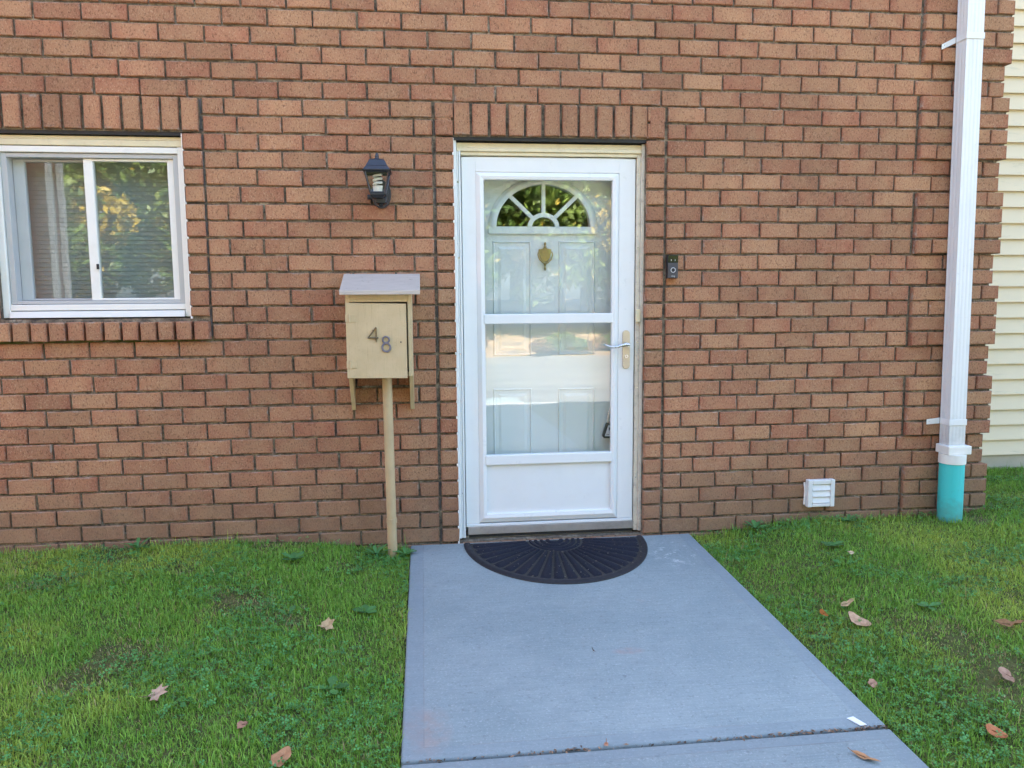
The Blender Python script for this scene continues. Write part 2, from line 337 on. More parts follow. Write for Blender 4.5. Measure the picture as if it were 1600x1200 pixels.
# ------------------------------------------------------------------ mesh helpers
class Shape:
    """collects quads and tubes in world space; build() links them as one mesh object"""
    def __init__(s): s.v = []; s.f = []
    def add(s, v, f):
        b = len(s.v); s.v += [tuple(x) for x in v]; s.f += [tuple(i+b for i in q) for q in f]; return s
    def box(s, x0, x1, y0, y1, z0, z1):
        v = [(x0,y0,z0),(x1,y0,z0),(x1,y1,z0),(x0,y1,z0),(x0,y0,z1),(x1,y0,z1),(x1,y1,z1),(x0,y1,z1)]
        return s.add(v, [(0,3,2,1),(4,5,6,7),(0,1,5,4),(1,2,6,5),(2,3,7,6),(3,0,4,7)])
    def hexa(s, v):      # bottom four then top four
        return s.add(v, [(0,3,2,1),(4,5,6,7),(0,1,5,4),(1,2,6,5),(2,3,7,6),(3,0,4,7)])
    def prism(s, poly, y0, y1):   # poly in XZ, counter-clockwise seen from -Y
        n = len(poly)
        v = [(x, y0, z) for x, z in poly] + [(x, y1, z) for x, z in poly]
        return s.add(v, [tuple(range(n)), tuple(range(2*n-1, n-1, -1))] + [(i, i+n, (i+1) % n + n, (i+1) % n) for i in range(n)])
    def prism_x(s, poly, x0, x1):   # poly in YZ
        n = len(poly)
        v = [(x0, y, z) for y, z in poly] + [(x1, y, z) for y, z in poly]
        return s.add(v, [tuple(range(n-1, -1, -1)), tuple(range(n, 2*n))] + [(i, (i+1) % n, (i+1) % n + n, i+n) for i in range(n)])
    def tube(s, pts, r, n=10, caps=True):
        pts = [Vector(p) for p in pts]; rs = r if isinstance(r, (list, tuple)) else [r]*len(pts)
        rings = []; up0 = None
        for i, p in enumerate(pts):
            d = (pts[min(i+1, len(pts)-1)] - pts[max(i-1, 0)]).normalized()
            if up0 is None:
                up0 = Vector((0, 0, 1)) if abs(d.z) < 0.9 else Vector((1, 0, 0))
            a = d.cross(up0)
            if a.length < 1e-6: a = d.cross(Vector((0, 1, 0)))
            a.normalize(); b = d.cross(a).normalized(); up0 = -b if up0.dot(-b) > up0.dot(b) else b
            rings.append([p + rs[i]*(math.cos(2*math.pi*k/n)*a + math.sin(2*math.pi*k/n)*b) for k in range(n)])
        v = [q for ring in rings for q in ring]; f = []
        for i in range(len(pts)-1):
            for k in range(n):
                f.append((i*n+k, i*n+(k+1) % n, (i+1)*n+(k+1) % n, (i+1)*n+k))
        if caps: f += [tuple(range(n-1, -1, -1)), tuple((len(pts)-1)*n + k for k in range(n))]
        return s.add(v, f)
    def cyl(s, c0, c1, r0, r1=None, n=20): return s.tube([c0, c1], [r0, r0 if r1 is None else r1], n)
    def ring_y(s, cx, cz, rx, rz, y, r, n=28, m=6):   # torus lying in an XZ plane
        v = []; f = []
        for i in range(n):
            a = 2*math.pi*i/n
            for k in range(m):
                b = 2*math.pi*k/m
                v.append((cx + (rx + r*math.cos(b))*math.cos(a), y + r*math.sin(b), cz + (rz + r*math.cos(b))*math.sin(a)))
        for i in range(n):
            for k in range(m):
                f.append((i*m+k, i*m+(k+1) % m, ((i+1) % n)*m+(k+1) % m, ((i+1) % n)*m+k))
        return s.add(v, f)
    def build(s, name, mat, parent=None, bevel=0.0, seg=2, smooth=None, kind=None):
        off = WORLD.get(parent, Vector()) if parent is not None else Vector()
        me = bpy.data.meshes.new(name)
        bm = bmesh.new()
        vs_ = [bm.verts.new(Vector(p) - off) for p in s.v]
        for q in s.f:
            try: bm.faces.new([vs_[i] for i in q])
            except ValueError: pass
        if bevel:
            bmesh.ops.remove_doubles(bm, verts=bm.verts, dist=1e-6)
            ed = [e for e in bm.edges if len(e.link_faces) == 2 and e.calc_face_angle(0) > 0.6]
            bmesh.ops.bevel(bm, geom=ed, offset=bevel, segments=seg, profile=0.5, affect='EDGES', clamp_overlap=True)
        bmesh.ops.recalc_face_normals(bm, faces=bm.faces)
        bm.to_mesh(me); bm.free()
        if smooth is not None:
            for p in me.polygons: p.use_smooth = True
            try: me.set_sharp_from_angle(angle=R(smooth))
            except Exception: pass
        me.materials.append(MATS[mat])
        o = bpy.data.objects.new(name, me); C.objects.link(o)
        if parent is not None: o.parent = parent
        WORLD[o] = Vector(off)
        if kind: o['kind'] = kind
        return o
WORLD = {}
def thing(name, label, cat, loc=(0, 0, 0), group=None):
    o = bpy.data.objects.new(name, None); C.objects.link(o); o.location = loc; o.empty_display_size = 0.1
    o['label'] = label; o['category'] = cat
    if group: o['group'] = group
    WORLD[o] = Vector(loc); return o
def tag(o, label, cat, group=None):
    o['label'] = label; o['category'] = cat
    if group: o['group'] = group
    return o
def structure(o): o['kind'] = 'structure'; return o
def np_mesh(name, verts, faces, mat, parent=None, tint=None, attr='tint', kind=None, smooth=False):
    """verts (N,3); faces list of (F,k) int arrays"""
    me = bpy.data.meshes.new(name)
    loops = np.concatenate([f.reshape(-1) for f in faces]).astype(np.int32)
    counts = np.concatenate([np.full(len(f), f.shape[1], np.int32) for f in faces])
    me.vertices.add(len(verts)); me.vertices.foreach_set('co', np.ascontiguousarray(verts, np.float32).reshape(-1))
    me.loops.add(len(loops)); me.loops.foreach_set('vertex_index', loops)
    me.polygons.add(len(counts)); st = np.zeros(len(counts), np.int32); st[1:] = np.cumsum(counts)[:-1]
    me.polygons.foreach_set('loop_start', st); me.polygons.foreach_set('loop_total', counts)
    if smooth: me.polygons.foreach_set('use_smooth', np.ones(len(counts), bool))
    me.update(calc_edges=True)
    if tint is not None:
        a = me.attributes.new(attr, 'FLOAT_COLOR', 'POINT')
        a.data.foreach_set('color', np.concatenate([tint, np.ones((len(tint), 1))], 1).astype(np.float32).reshape(-1))
    me.materials.append(MATS[mat])
    o = bpy.data.objects.new(name, me); C.objects.link(o)
    if parent is not None: o.parent = parent
    if kind: o['kind'] = kind
    WORLD[o] = Vector(); return o
def vnoise(x, y, scale, seed):
    x = np.asarray(x)*scale + 1000; y = np.asarray(y)*scale + 1000
    xi = np.floor(x).astype(np.int64); yi = np.floor(y).astype(np.int64); fx = x-xi; fy = y-yi
    fx = fx*fx*(3-2*fx); fy = fy*fy*(3-2*fy)
    def h(a, b):
        n = (a*374761393 + b*668265263 + seed*974711437) & 0xFFFFFFFF
        n = ((n ^ (n >> 13))*1274126177) & 0xFFFFFFFF
        return ((n ^ (n >> 16)) & 0xFFFF)/65535.0
    return (h(xi, yi)*(1-fx) + h(xi+1, yi)*fx)*(1-fy) + (h(xi, yi+1)*(1-fx) + h(xi+1, yi+1)*fx)*fy
def fbm(x, y, scale, seed):
    return (vnoise(x, y, scale, seed) + 0.5*vnoise(x, y, scale*2.1, seed+1) + 0.25*vnoise(x, y, scale*4.3, seed+2))/1.75
def smooth01(a, b, x):
    t = np.clip((np.asarray(x, float)-a)/(b-a), 0, 1); return t*t*(3-2*t)

# ------------------------------------------------------------------ ground
SLOPE = 0.032
PATH_L, PATH_R = -0.09, 1.38
def lawn_z(x, y):
    x = np.asarray(x, float); y = np.asarray(y, float)
    z = SLOPE*np.minimum(y, 0) - 0.022
    z = z + 0.062*smooth01(-0.12, -0.75, x) + 0.055*smooth01(1.40, 1.95, x) + 0.035*smooth01(2.7, 3.3, x)*smooth01(-1.0, 0.2, y)
    z = z + (fbm(x, y, 1.7, 5)-0.5)*0.028*np.clip(np.minimum(np.abs(x-PATH_L), np.abs(x-PATH_R))*3, 0.1, 1)
    return z
def grid_sheet(name, x0, x1, y0, y1, nx, ny, zf, mat):
    X, Y = np.meshgrid(np.linspace(x0, x1, nx), np.linspace(y0, y1, ny)); Z = zf(X, Y)
    v = np.stack([X.ravel(), Y.ravel(), Z.ravel()], 1)
    i = np.arange(nx*ny).reshape(ny, nx)
    f = np.stack([i[:-1, :-1].ravel(), i[:-1, 1:].ravel(), i[1:, 1:].ravel(), i[1:, :-1].ravel()], 1)
    return structure(np_mesh(name, v, [f], mat, smooth=True))
def lawn_sheet_z(x, y):
    inside = (x > PATH_L+0.004) & (x < PATH_R-0.004) & (y < 0)
    return np.where(inside, SLOPE*np.minimum(y, 0) - 0.14, lawn_z(x, y))
xs = np.unique(np.concatenate([np.linspace(-12, -3, 19), np.linspace(-3, PATH_L, 60), [PATH_L+0.005, PATH_R-0.005], np.linspace(PATH_R, 5, 70), np.linspace(5, 12, 15)]))
ys = np.concatenate([np.linspace(-6.4, -3, 15), np.linspace(-2.95, 1.2, 80)])
X, Y = np.meshgrid(xs, ys); v = np.stack([X.ravel(), Y.ravel(), lawn_sheet_z(X, Y).ravel()], 1)
ii = np.arange(X.size).reshape(X.shape)
structure(np_mesh('lawn', v, [np.stack([ii[:-1, :-1].ravel(), ii[:-1, 1:].ravel(), ii[1:, 1:].ravel(), ii[1:, :-1].ravel()], 1)], 'turf_soil', smooth=True))
structure(Shape().box(-400, 400, -400, 400, -0.9, -0.55).build('ground', 'far_grass'))
structure(Shape().box(-60, 60, -16.5, -6.62, -0.7, -0.30).build('road', 'asphalt'))
structure(Shape().box(-60, 60, -6.61, -6.42, -0.7, -0.20).build('kerb', 'sidewalk_concrete', bevel=0.01))
structure(grid_sheet('bank', -60, 60, -60, -16.5, 90, 40, lambda x, y: -0.42 + 1.5*smooth01(-17, -30, y) + 0.15*fbm(x, y, 0.5, 3), 'litter_bank'))

# concrete path in slabs
path = bpy.data.objects.new('path', None); C.objects.link(path); path['kind'] = 'structure'; WORLD[path] = Vector()
def slab(y0, y1):
    s = Shape(); z0, z1 = SLOPE*y0, SLOPE*y1
    s.hexa([(PATH_L, y0, z0-0.12), (PATH_R, y0, z0-0.12), (PATH_R, y1, z1-0.12), (PATH_L, y1, z1-0.12),
            (PATH_L, y0, z0), (PATH_R, y0, z0), (PATH_R, y1, z1), (PATH_L, y1, z1)])
    return s.build('slab', 'broom_concrete', path, bevel=0.009, seg=3, smooth=40)
slab(-1.779, -0.012); slab(-3.59, -1.793); slab(-5.0, -3.605); slab(-6.39, -5.015); slab(-7.6, -6.63)
Shape().box(PATH_L+0.01, PATH_R-0.01, -1.796, -1.776, -0.2, SLOPE*-1.785-0.013).build('joint_dirt', 'turf_soil', path)

# ------------------------------------------------------------------ the brick house
CH = 0.08128; PITCH = 0.2066; JT = 0.0092
V1, V2, V3, V4 = -1.020, 0.066, 1.226, 2.572
WIN_L, WIN_R = -1.966, -1.112
DOOR_L, DOOR_R = 0.160, 1.128
REC_X, PROUD_X = 3.050, 3.076
HOUSE_L, HOUSE_TOP = -9.0, 5.7
SURR, QUO = 0.007, 0.017      # how far the jamb columns and the corner quoins stand proud
house = thing('brick_house', 'red brown brick house front with storm door and sliding window', 'house')
mw = Shape()
xb = [HOUSE_L, WIN_L, WIN_R, DOOR_L, DOOR_R, REC_X-0.012]; zb = [-0.5, 0.0, 1.165, 2.034, HOUSE_TOP]
MF = 0.012                    # mortar face behind the brick faces
for i in range(len(xb)-1):
    for j in range(len(zb)-1):
        if i == 1 and j == 2: continue
        if i == 3 and j in (1, 2): continue
        mw.box(xb[i], xb[i+1], MF, 0.26, zb[j], zb[j+1])
for k in range(-1, 69):       # mortar cores of the quoins
    if k % 6 < 4: mw.box(V4+0.012, PROUD_X-0.012, MF-QUO, MF+0.01, k*CH-(0.0 if k % 6 else -0.012), (k+1)*CH-(0.012 if k % 6 == 3 else 0))
mw.box(REC_X-0.25, REC_X-0.012, 0.26, 8.0, -0.5, HOUSE_TOP)
mw.box(HOUSE_L, HOUSE_L+0.25, 0.26, 8.0, -0.5, HOUSE_TOP)
mw.box(HOUSE_L, REC_X-0.012, 8.0, 8.25, -0.5, HOUSE_TOP)
wall = mw.build('wall', 'mortar', house)

def brick_geo(w, h, d, seed, segs):
    r = random.Random(seed); b = 0.0042; jt = 0.0011
    nx, nz = segs
    loop = []
    for i in range(nx): loop.append((-w/2 + w*i/nx, -h/2))
    for i in range(nz): loop.append((w/2, -h/2 + h*i/nz))
    for i in range(nx): loop.append((w/2 - w*i/nx, h/2))
    for i in range(nz): loop.append((-w/2, h/2 - h*i/nz))
    n = len(loop)
    outer = [(x + r.uniform(-jt, jt), b + r.uniform(-0.0008, 0.0012), z + r.uniform(-jt, jt)) for x, z in loop]
    inner = [(ox*(1-2*b/w*0.9) + r.uniform(-.0005, .0005), r.uniform(-0.0004, 0.0004), oz*(1-2*b/h*0.9)+ r.uniform(-.0005, .0005)) for ox, oy, oz in outer]
    back = [(ox, d, oz) for ox, oy, oz in outer]
    v = inner + outer + back
    f = [tuple(range(n))] + [(i, i+n, (i+1) % n+n, (i+1) % n) for i in range(n)] + [(i+n, i+2*n, (i+1) % n+2*n, (i+1) % n+n) for i in range(n)]
    uv = [(x/w+0.5, z/h+0.5) for x, y, z in v]
    return v, f, uv
BR = []        # (cx, cz, w, h, yfront, depth)
def course(k, xa, xb_, anchor, yf=0.0, first_joint=True):
    """one row of running bond between xa and xb_; anchor is the X of one of its joints"""
    n0 = math.ceil((xa-anchor)/PITCH - 1e-6); js = [xa]; x = anchor + n0*PITCH
    while x < xb_-0.04:
        if x > xa+0.04: js.append(x + rnd.uniform(-0.003, 0.003))
        x += PITCH
    js.append(xb_)
    if len(js) > 3 and js[1]-js[0] < 0.085: js[1] = js[0]+0.096
    if len(js) > 3 and js[-1]-js[-2] < 0.085: js[-2] = js[-1]-0.096
    for a, b in zip(js[:-1], js[1:]):
        la = JT/2 if a > xa else 0.0; lb = JT/2 if b < xb_ else 0.0
        BR.append(((a+la+b-lb)/2, (k+0.5)*CH, b-lb-a-la, CH-0.0105, yf, 0.09))
def unpx(x, y):   # X on the wall plane of a point of the photograph, to copy each course's bond
    d = fw + rt*((x-800)/1200) + up*((600-y)/1200); t = -CAM.y/d.y; return (CAM + d*t).x
TOP = {27: (434, 138), 28: (471, 110), 29: (502, 83), 30: (531, 53), 31: (558, 27), 32: (587, 5), 33: (552, -20)}
MID = {26: (541, 165), 25: (578, 195), 24: (542, 223), 23: (510, 250), 22: (472, 280), 21: (514, 310), 20: (482, 337), 19: (517, 362), 18: (481, 388), 17: (519, 414), 16: (485, 441), 15: (522, 467), 14: (486, 493), 13: (522, 518), 12: (486, 544), 11: (525, 570), 10: (490, 595), 9: (524, 620), 8: (487, 645), 7: (525, 671), 6: (495, 696), 5: (530, 720), 4: (493, 745), 3: (534, 770), 2: (496, 795), 1: (532, 820), 0: (564, 838)}
RIGHT = {26: (1102, 178), 25: (1134, 204), 24: (1102, 232), 23: (1130, 258), 22: (1099, 287), 21: (1126, 313), 20: (1097, 338), 19: (1128, 364), 18: (1097, 390), 17: (1124, 413), 16: (1097, 439), 15: (1124, 463), 14: (1094, 488), 13: (1118, 512), 12: (1094, 535), 11: (1109, 560), 10: (1085, 583), 9: (1125, 608), 8: (1092, 630), 7: (1123, 654), 6: (1087, 678), 5: (1114, 700), 4: (1082, 725), 3: (1117, 748), 2: (1092, 770), 1: (1117, 793), 0: (1092, 815)}
LJ = 0.0095     # half of the wide upright joints beside the jamb columns
for k in range(-2, 70):
    quoin = k % 6 < 4
    xr = V4-0.006 if quoin else REC_X
    if k >= 27:
        a = unpx(*TOP[k]) if k in TOP else 0.05*(k % 2)*2 + rnd.uniform(-0.02, 0.02)
        course(k, HOUSE_L, xr, a)
    else:
        a = unpx(*MID[k]) if k in MID else unpx(*MID[k % 2])
        b = unpx(*RIGHT[k]) if k in RIGHT else unpx(*RIGHT[k % 2])
        if k < 13: course(k, HOUSE_L, V2-LJ, a)
        else:
            course(k, V1+LJ, V2-LJ, a)
            course(k, HOUSE_L, WIN_L-0.10-LJ, a)
        course(k, V3+LJ, xr, b)
        if k >= 0:
            BR.append(((V2+DOOR_L)/2+0.003, (k+0.5)*CH, DOOR_L-V2-0.008, CH-0.012, -SURR, 0.09))
            BR.append(((V3+DOOR_R)/2-0.003, (k+0.5)*CH, V3-DOOR_R-0.008, CH-0.012, -SURR, 0.09))
        else:
            BR.append(((V2+V3)/2, (k+0.5)*CH, V3-V2, CH-0.012, 0.0, 0.09))
        if 14 <= k < 25:
            zc, hh = (k+0.5)*CH, CH-0.012
            if k == 14: zc, hh = 14*CH+0.056, 0.042
            BR.append(((WIN_R+V1)/2+0.002, zc, V1-WIN_R-0.008, hh, -SURR, 0.09))
            BR.append(((WIN_L-0.10+WIN_L)/2, zc, 0.092, hh, -SURR, 0.09))
    if quoin:
        w = (PROUD_X - V4 - 0.006); q = 0.5*(w/2.5)
        js = [0, w*0.4, w*0.8, w] if k % 2 else [0, w*0.2, w*0.6, w]
        for a, b in zip(js[:-1], js[1:]):
            BR.append((V4+0.006+(a+b)/2, (k+0.5)*CH, b-a-JT+ (0.003 if b == w else 0), CH-0.0115, -QUO, 0.09))
def soldiers(xa, xb_, z0, z1, yf, n):
    p = (xb_-xa)/n
    for i in range(n): BR.append((xa+(i+0.5)*p, (z0+z1)/2, p-0.014, z1-z0-0.012, yf, 0.10))
soldiers(V2+0.004, V3-0.004, 25*CH+0.002, 27*CH, -SURR, 13)
soldiers(WIN_L-0.10, V1-0.004, 25*CH+0.002, 27*CH, -SURR, 12)
# rowlock window sill, leaning out over the course below
SILL = []
p = (V1+0.004-(WIN_L-0.106))/13
for i in range(13): SILL.append((WIN_L-0.106+(i+0.5)*p, 1.106, p-0.013, 0.086, -0.036, 0.15))
# rowlock threshold under the door
for i in range(14): SILL.append((DOOR_L+0.012+(i+0.5)*0.0675, -0.034, 0.060, 0.062, -0.008, 0.10))
items = []
for it in BR + SILL:
    cx, cz, w, h, yf, dp = it
    x, y, zc = project((cx, yf, cz)); vis = -20 < x < 1620 and -14 < y < 1210
    if -0.40 < cx < -0.05 and 0.72 < cz < 1.3: vis = False
    items.append((w*h/zc**2 if vis else 0.0, it))
items.sort(key=lambda a: -a[0])
VARS = {}
def tint():
    r1 = rnd.betavariate(1.7, 2.2); r2 = rnd.betavariate(2.2, 2.2)
    return (r1, r2, rnd.random())
JV, JF, JUV, JT_ = [], [], [], []
for n, (area, (cx, cz, w, h, yf, dp)) in enumerate(items):
    jx, jz, jy = rnd.gauss(0, 0.0007), rnd.gauss(0, 0.0011), rnd.gauss(0, 0.0013)
    ry = rnd.gauss(0, 0.0045); rz = rnd.gauss(0, 0.004); rx = rnd.gauss(0, 0.006)
    segs = (4, 1) if w > 0.13 else ((1, 2) if h > 0.12 else (2, 1))
    if n < 300:
        key = (round(w, 2), round(h, 3), dp, n % 7)
        if key not in VARS:
            v, f, uv = brick_geo(key[0], key[1], dp, hash(key) & 0xFFFF, segs)
            me = bpy.data.meshes.new('brick'); me.from_pydata(v, [], f); ul = me.uv_layers.new(name='UVMap')
            for lp in me.loops: ul.data[lp.index].uv = uv[lp.vertex_index]
            me.materials.append(MATS['brick_faces']); VARS[key] = me
        o = bpy.data.objects.new('brick', VARS[key]); C.objects.link(o); o.parent = wall
        o.location = (cx+jx, yf+jy, cz+jz); o.rotation_euler = (rx, ry, rz); o.scale = (w/key[0], 1, h/key[1])
        o.color = (*tint(), 1)
    else:
        v, f, uv = brick_geo(w, h, dp, n, segs if area > 0 else (1, 1))
        m3 = Matrix.Rotation(rz, 3, 'Z') @ Matrix.Rotation(ry, 3, 'Y') @ Matrix.Rotation(rx, 3, 'X')
        b = len(JV); o3 = Vector((cx+jx, yf+jy, cz+jz)); tn = tint()
        for p_ in v: JV.append(tuple(m3 @ Vector(p_) + o3)); JT_.append((*tn, 1))
        JUV += uv; JF += [tuple(i+b for i in q) for q in f]
me = bpy.data.meshes.new('brickwork'); me.from_pydata(JV, [], JF)
ul = me.uv_layers.new(name='UVMap'); li = np.zeros(len(me.loops), np.int32); me.loops.foreach_get('vertex_index', li)
ul.data.foreach_set('uv', np.array(JUV, np.float32)[li].reshape(-1))
at = me.attributes.new('brick_tint', 'FLOAT_COLOR', 'POINT'); at.data.foreach_set('color', np.array(JT_, np.float32).reshape(-1))
me.materials.append(MATS['brick_faces_joined'])
o = bpy.data.objects.new('brickwork', me); C.objects.link(o); o.parent = wall; o['kind'] = 'stuff'
for x_, k0_, w_ in ((V1, 13, 0.0045), (V2, 0, 0.004)):
    q_ = Shape()
    for k in range(k0_, 27):
        if rnd.random() < 0.62:
            xo = rnd.uniform(-0.0015, 0.0015); ww = w_*rnd.uniform(0.5, 1.1); za = k*CH+rnd.uniform(-0.006, 0.02); zb_ = (k+1)*CH-rnd.uniform(-0.004, 0.02)
            q_.box(x_+xo-ww, x_+xo+ww, MF-rnd.uniform(0.002, 0.005), MF+0.004, za, zb_)
    q_.build('sealant_joint', 'sealant', house, kind='stuff')
# steel lintels over the openings and brick reveals, black to paint the shadow line there
Shape().box(WIN_L-0.05, WIN_R+0.05, 0.012, 0.09, 2.018, 2.034).build('lintel', 'matte_black', house)
Shape().box(DOOR_L-0.05, DOOR_R+0.05, 0.012, 0.09, 2.018, 2.034).build('lintel', 'matte_black', house)
# roof, floors and dark rooms behind the glass
rf = Shape().prism_x([(-0.45, HOUSE_TOP), (8.7, HOUSE_TOP), (8.7, HOUSE_TOP+0.16), (4.1, HOUSE_TOP+2.2), (-0.45, HOUSE_TOP+0.16)], HOUSE_L-0.3, 3.06)
rf.build('roof', 'roof_shingle', house)
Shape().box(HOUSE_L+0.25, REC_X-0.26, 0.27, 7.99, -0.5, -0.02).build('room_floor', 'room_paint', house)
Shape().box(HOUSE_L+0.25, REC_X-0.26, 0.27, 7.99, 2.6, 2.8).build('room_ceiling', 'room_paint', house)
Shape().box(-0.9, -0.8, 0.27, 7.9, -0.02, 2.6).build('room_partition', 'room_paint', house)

# ---- window
wz0, wz1 = 1.172, 2.028
s = Shape()
s.box(WIN_L, WIN_L+0.032, 0.028, 0.14, wz0, 1.968).box(WIN_R-0.030, WIN_R, 0.028, 0.14, wz0, 1.968)
s.box(WIN_L+0.032, WIN_R-0.030, 0.030, 0.14, 1.938, 1.966).box(WIN_L+0.032, WIN_R-0.030, 0.030, 0.14, wz0+0.034, wz0+0.062)
window = s.build('window', 'white_vinyl', house, bevel=0.003)
s = Shape().box(WIN_L+0.001, WIN_R-0.001, 0.030, 0.13, 1.997, 2.014).box(WIN_L+0.001, WIN_R-0.001, 0.026, 0.13, 1.969, 1.9965)
s.build('head_trim', 'cream_paint', window, bevel=0.003)
Shape().prism_x([(0.012, wz0), (0.13, wz0), (0.13, wz0+0.033), (0.022, wz0+0.030)], WIN_L+0.033, WIN_R-0.031).build('sill', 'white_vinyl_sill', window, bevel=0.002)
s = Shape()
for a, b in ((WIN_L+0.034, WIN_L+0.060), (WIN_R-0.055, WIN_R-0.032)): s.box(a, b, 0.040, 0.13, wz0+0.064, 1.936)
s.box(WIN_L+0.060, WIN_R-0.055, 0.040, 0.13, 1.916, 1.9355).box(WIN_L+0.060, WIN_R-0.055, 0.040, 0.13, wz0+0.0645, wz0+0.080)
s.build('track', 'sash_grey', window, bevel=0.002)
def sash(x0, x1, yf, lw, rw, mat):
    z0, z1 = wz0+0.081, 1.915
    s = Shape().box(x0, x0+lw, yf, yf+0.028, z0, z1).box(x1-rw, x1, yf, yf+0.028, z0, z1)
    s.box(x0+lw, x1-rw, yf+0.001, yf+0.027, z1-0.012, z1-0.0005).box(x0+lw, x1-rw, yf+0.001, yf+0.027, z0+0.0005, z0+0.010)
    o = s.build('sash', mat, window, bevel=0.0025)
    Shape().box(x0+lw-0.004, x1-rw+0.004, yf+0.012, yf+0.016, z0+0.006, z1-0.008).build('pane', 'window_glass', window)
    return o
sash(WIN_L+0.061, -1.545, 0.088, 0.050, 0.02, 'sash_grey')
sash(-1.576, WIN_R-0.056, 0.052, 0.042, 0.030, 'white_vinyl')
Shape().box(-1.543, -1.533, 0.044, 0.052, 1.40, 1.425).build('latch', 'matte_black', window)
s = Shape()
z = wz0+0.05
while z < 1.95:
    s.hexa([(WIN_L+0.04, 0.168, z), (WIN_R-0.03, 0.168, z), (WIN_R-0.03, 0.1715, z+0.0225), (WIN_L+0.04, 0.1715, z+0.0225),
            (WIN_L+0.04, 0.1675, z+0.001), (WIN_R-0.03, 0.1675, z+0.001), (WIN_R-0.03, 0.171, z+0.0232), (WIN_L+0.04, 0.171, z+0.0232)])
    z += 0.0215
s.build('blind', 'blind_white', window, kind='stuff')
# caulk bead with lumps at the mortar joints
s = Shape()
for k in range(14, 25):
    z = k*CH + (0.03 if k == 14 else 0)
    s.box(WIN_R-0.001, WIN_R+0.0035, -0.001, 0.03, z+0.006, z+CH-0.006)
    s.box(WIN_R+0.0, WIN_R+0.005+rnd.uniform(0, 0.004), -0.003, 0.03, z-0.006, z+0.0055)
s.build('caulk_bead', 'caulk', window, bevel=0.0015)

# ---- door frame
s = Shape().box(DOOR_L+0.0005, DOOR_L+0.014, 0.022, 0.20, 0.012, 2.02).box(DOOR_L+0.015, DOOR_L+0.024, 0.030, 0.20, 0.012, 1.975).box(DOOR_L+0.025, DOOR_L+0.034, 0.026, 0.20, 0.012, 1.972)
door_frame = s.build('door_frame', 'white_aluminium', house, bevel=0.002)
s = Shape().box(DOOR_R-0.018, DOOR_R-0.0005, 0.030, 0.20, 0.012, 2.015).box(DOOR_R-0.040, DOOR_R-0.0185, 0.040, 0.20, 0.012, 1.985)
s.build('side_trim', 'aged_trim', door_frame, bevel=0.003)
s = Shape().box(DOOR_L+0.015, DOOR_R-0.0185, 0.040, 0.20, 1.986, 2.012).box(DOOR_L+0.016, DOOR_R-0.019, 0.026, 0.20, 1.968, 1.985).box(DOOR_L+0.035, DOOR_R-0.0405, 0.034, 0.20, 1.950, 1.9672)
s.build('head_trim', 'cream_paint', door_frame, bevel=0.003)
Shape().box(DOOR_L+0.035, DOOR_R-0.0405, 0.060, 0.24, -0.004, 0.014).build('threshold', 'sweep_metal', door_frame, bevel=0.003)
s = Shape()
for k in range(0, 25):
    z = k*CH
    s.box(DOOR_L-0.0035, DOOR_L+0.001, -0.002, 0.022, z+0.007, z+CH-0.007)
    s.box(DOOR_L-0.005-rnd.uniform(0, 0.003), DOOR_L, -0.006, 0.022, z-0.007, z+0.0065)
s.build('caulk_bead', 'caulk', door_frame, bevel=0.0015)
Shape().box(1.087, 1.108, 0.020, 0.040, 1.120, 1.187).build('strike', 'cream_paint', door_frame, bevel=0.003)
s = Shape()
for z in (0.3, 0.78, 1.02, 1.5, 1.87): s.cyl((1.098, 0.0405, z), (1.098, 0.037, z), 0.004, n=10); s.cyl((DOOR_L+0.0195, 0.0305, z-0.05), (DOOR_L+0.0195, 0.027, z-0.05), 0.004, n=10)
s.build('screws', 'satin_nickel', door_frame)

# ---- storm door
SX0, SX1, SZ0, SZ1 = 0.199, 1.083, 0.080, 1.944
GX0, GX1 = 0.308, 0.963
Y0 = 0.044
s = Shape()
s.box(SX0, GX0-0.040, Y0, Y0+0.034, SZ0, SZ1).box(GX1+0.036, SX1, Y0, Y0+0.034, SZ0, SZ1)
s.box(GX0-0.040, GX1+0.036, Y0, Y0+0.034, 1.872, SZ1)
storm = s.build('storm_door', 'white_aluminium', house, bevel=0.003)
# moulded inner frame, a sloped bead all round the glass
def bead(x0, x1, z0, z1, wl, wr, wt, wb, yo, yi, name, par):
    s = Shape()
    O = [(x0-wl, z0-wb), (x1+wr, z0-wb), (x1+wr, z1+wt), (x0-wl, z1+wt)]; I = [(x0, z0), (x1, z0), (x1, z1), (x0, z1)]
    Mm = [((o[0]*0.45+i[0]*0.55), (o[1]*0.45+i[1]*0.55)) for o, i in zip(O, I)]
    rings = [[(x, yo, z) for x, z in O], [(x, yi-0.004, z) for x, z in Mm], [(x, yi, z) for x, z in I], [(x, yi+0.022, z) for x, z in I], [(x, yo+0.03, z) for x, z in O]]
    v = [p for r_ in rings for p in r_]; f = []
    for a in range(5):
        b = (a+1) % 5
        for k in range(4): f.append((a*4+k, a*4+(k+1) % 4, b*4+(k+1) % 4, b*4+k))
    s.add(v, f); return s.build(name, 'white_aluminium', par, bevel=0.0012)
bead(GX0, GX1, 0.131, 1.836, 0.0395, 0.0355, 0.0355, 0.045, Y0+0.003, Y0-0.004, 'inner_frame', storm)
Shape().box(GX0-0.006, GX1+0.006, Y0-0.010, Y0+0.028, 1.118, 1.168).build('middle_rail', 'white_aluminium', storm, bevel=0.004)
Shape().box(GX0-0.006, GX1+0.006, Y0-0.010, Y0+0.028, 0.390, 0.442).build('lower_rail', 'white_aluminium', storm, bevel=0.004)
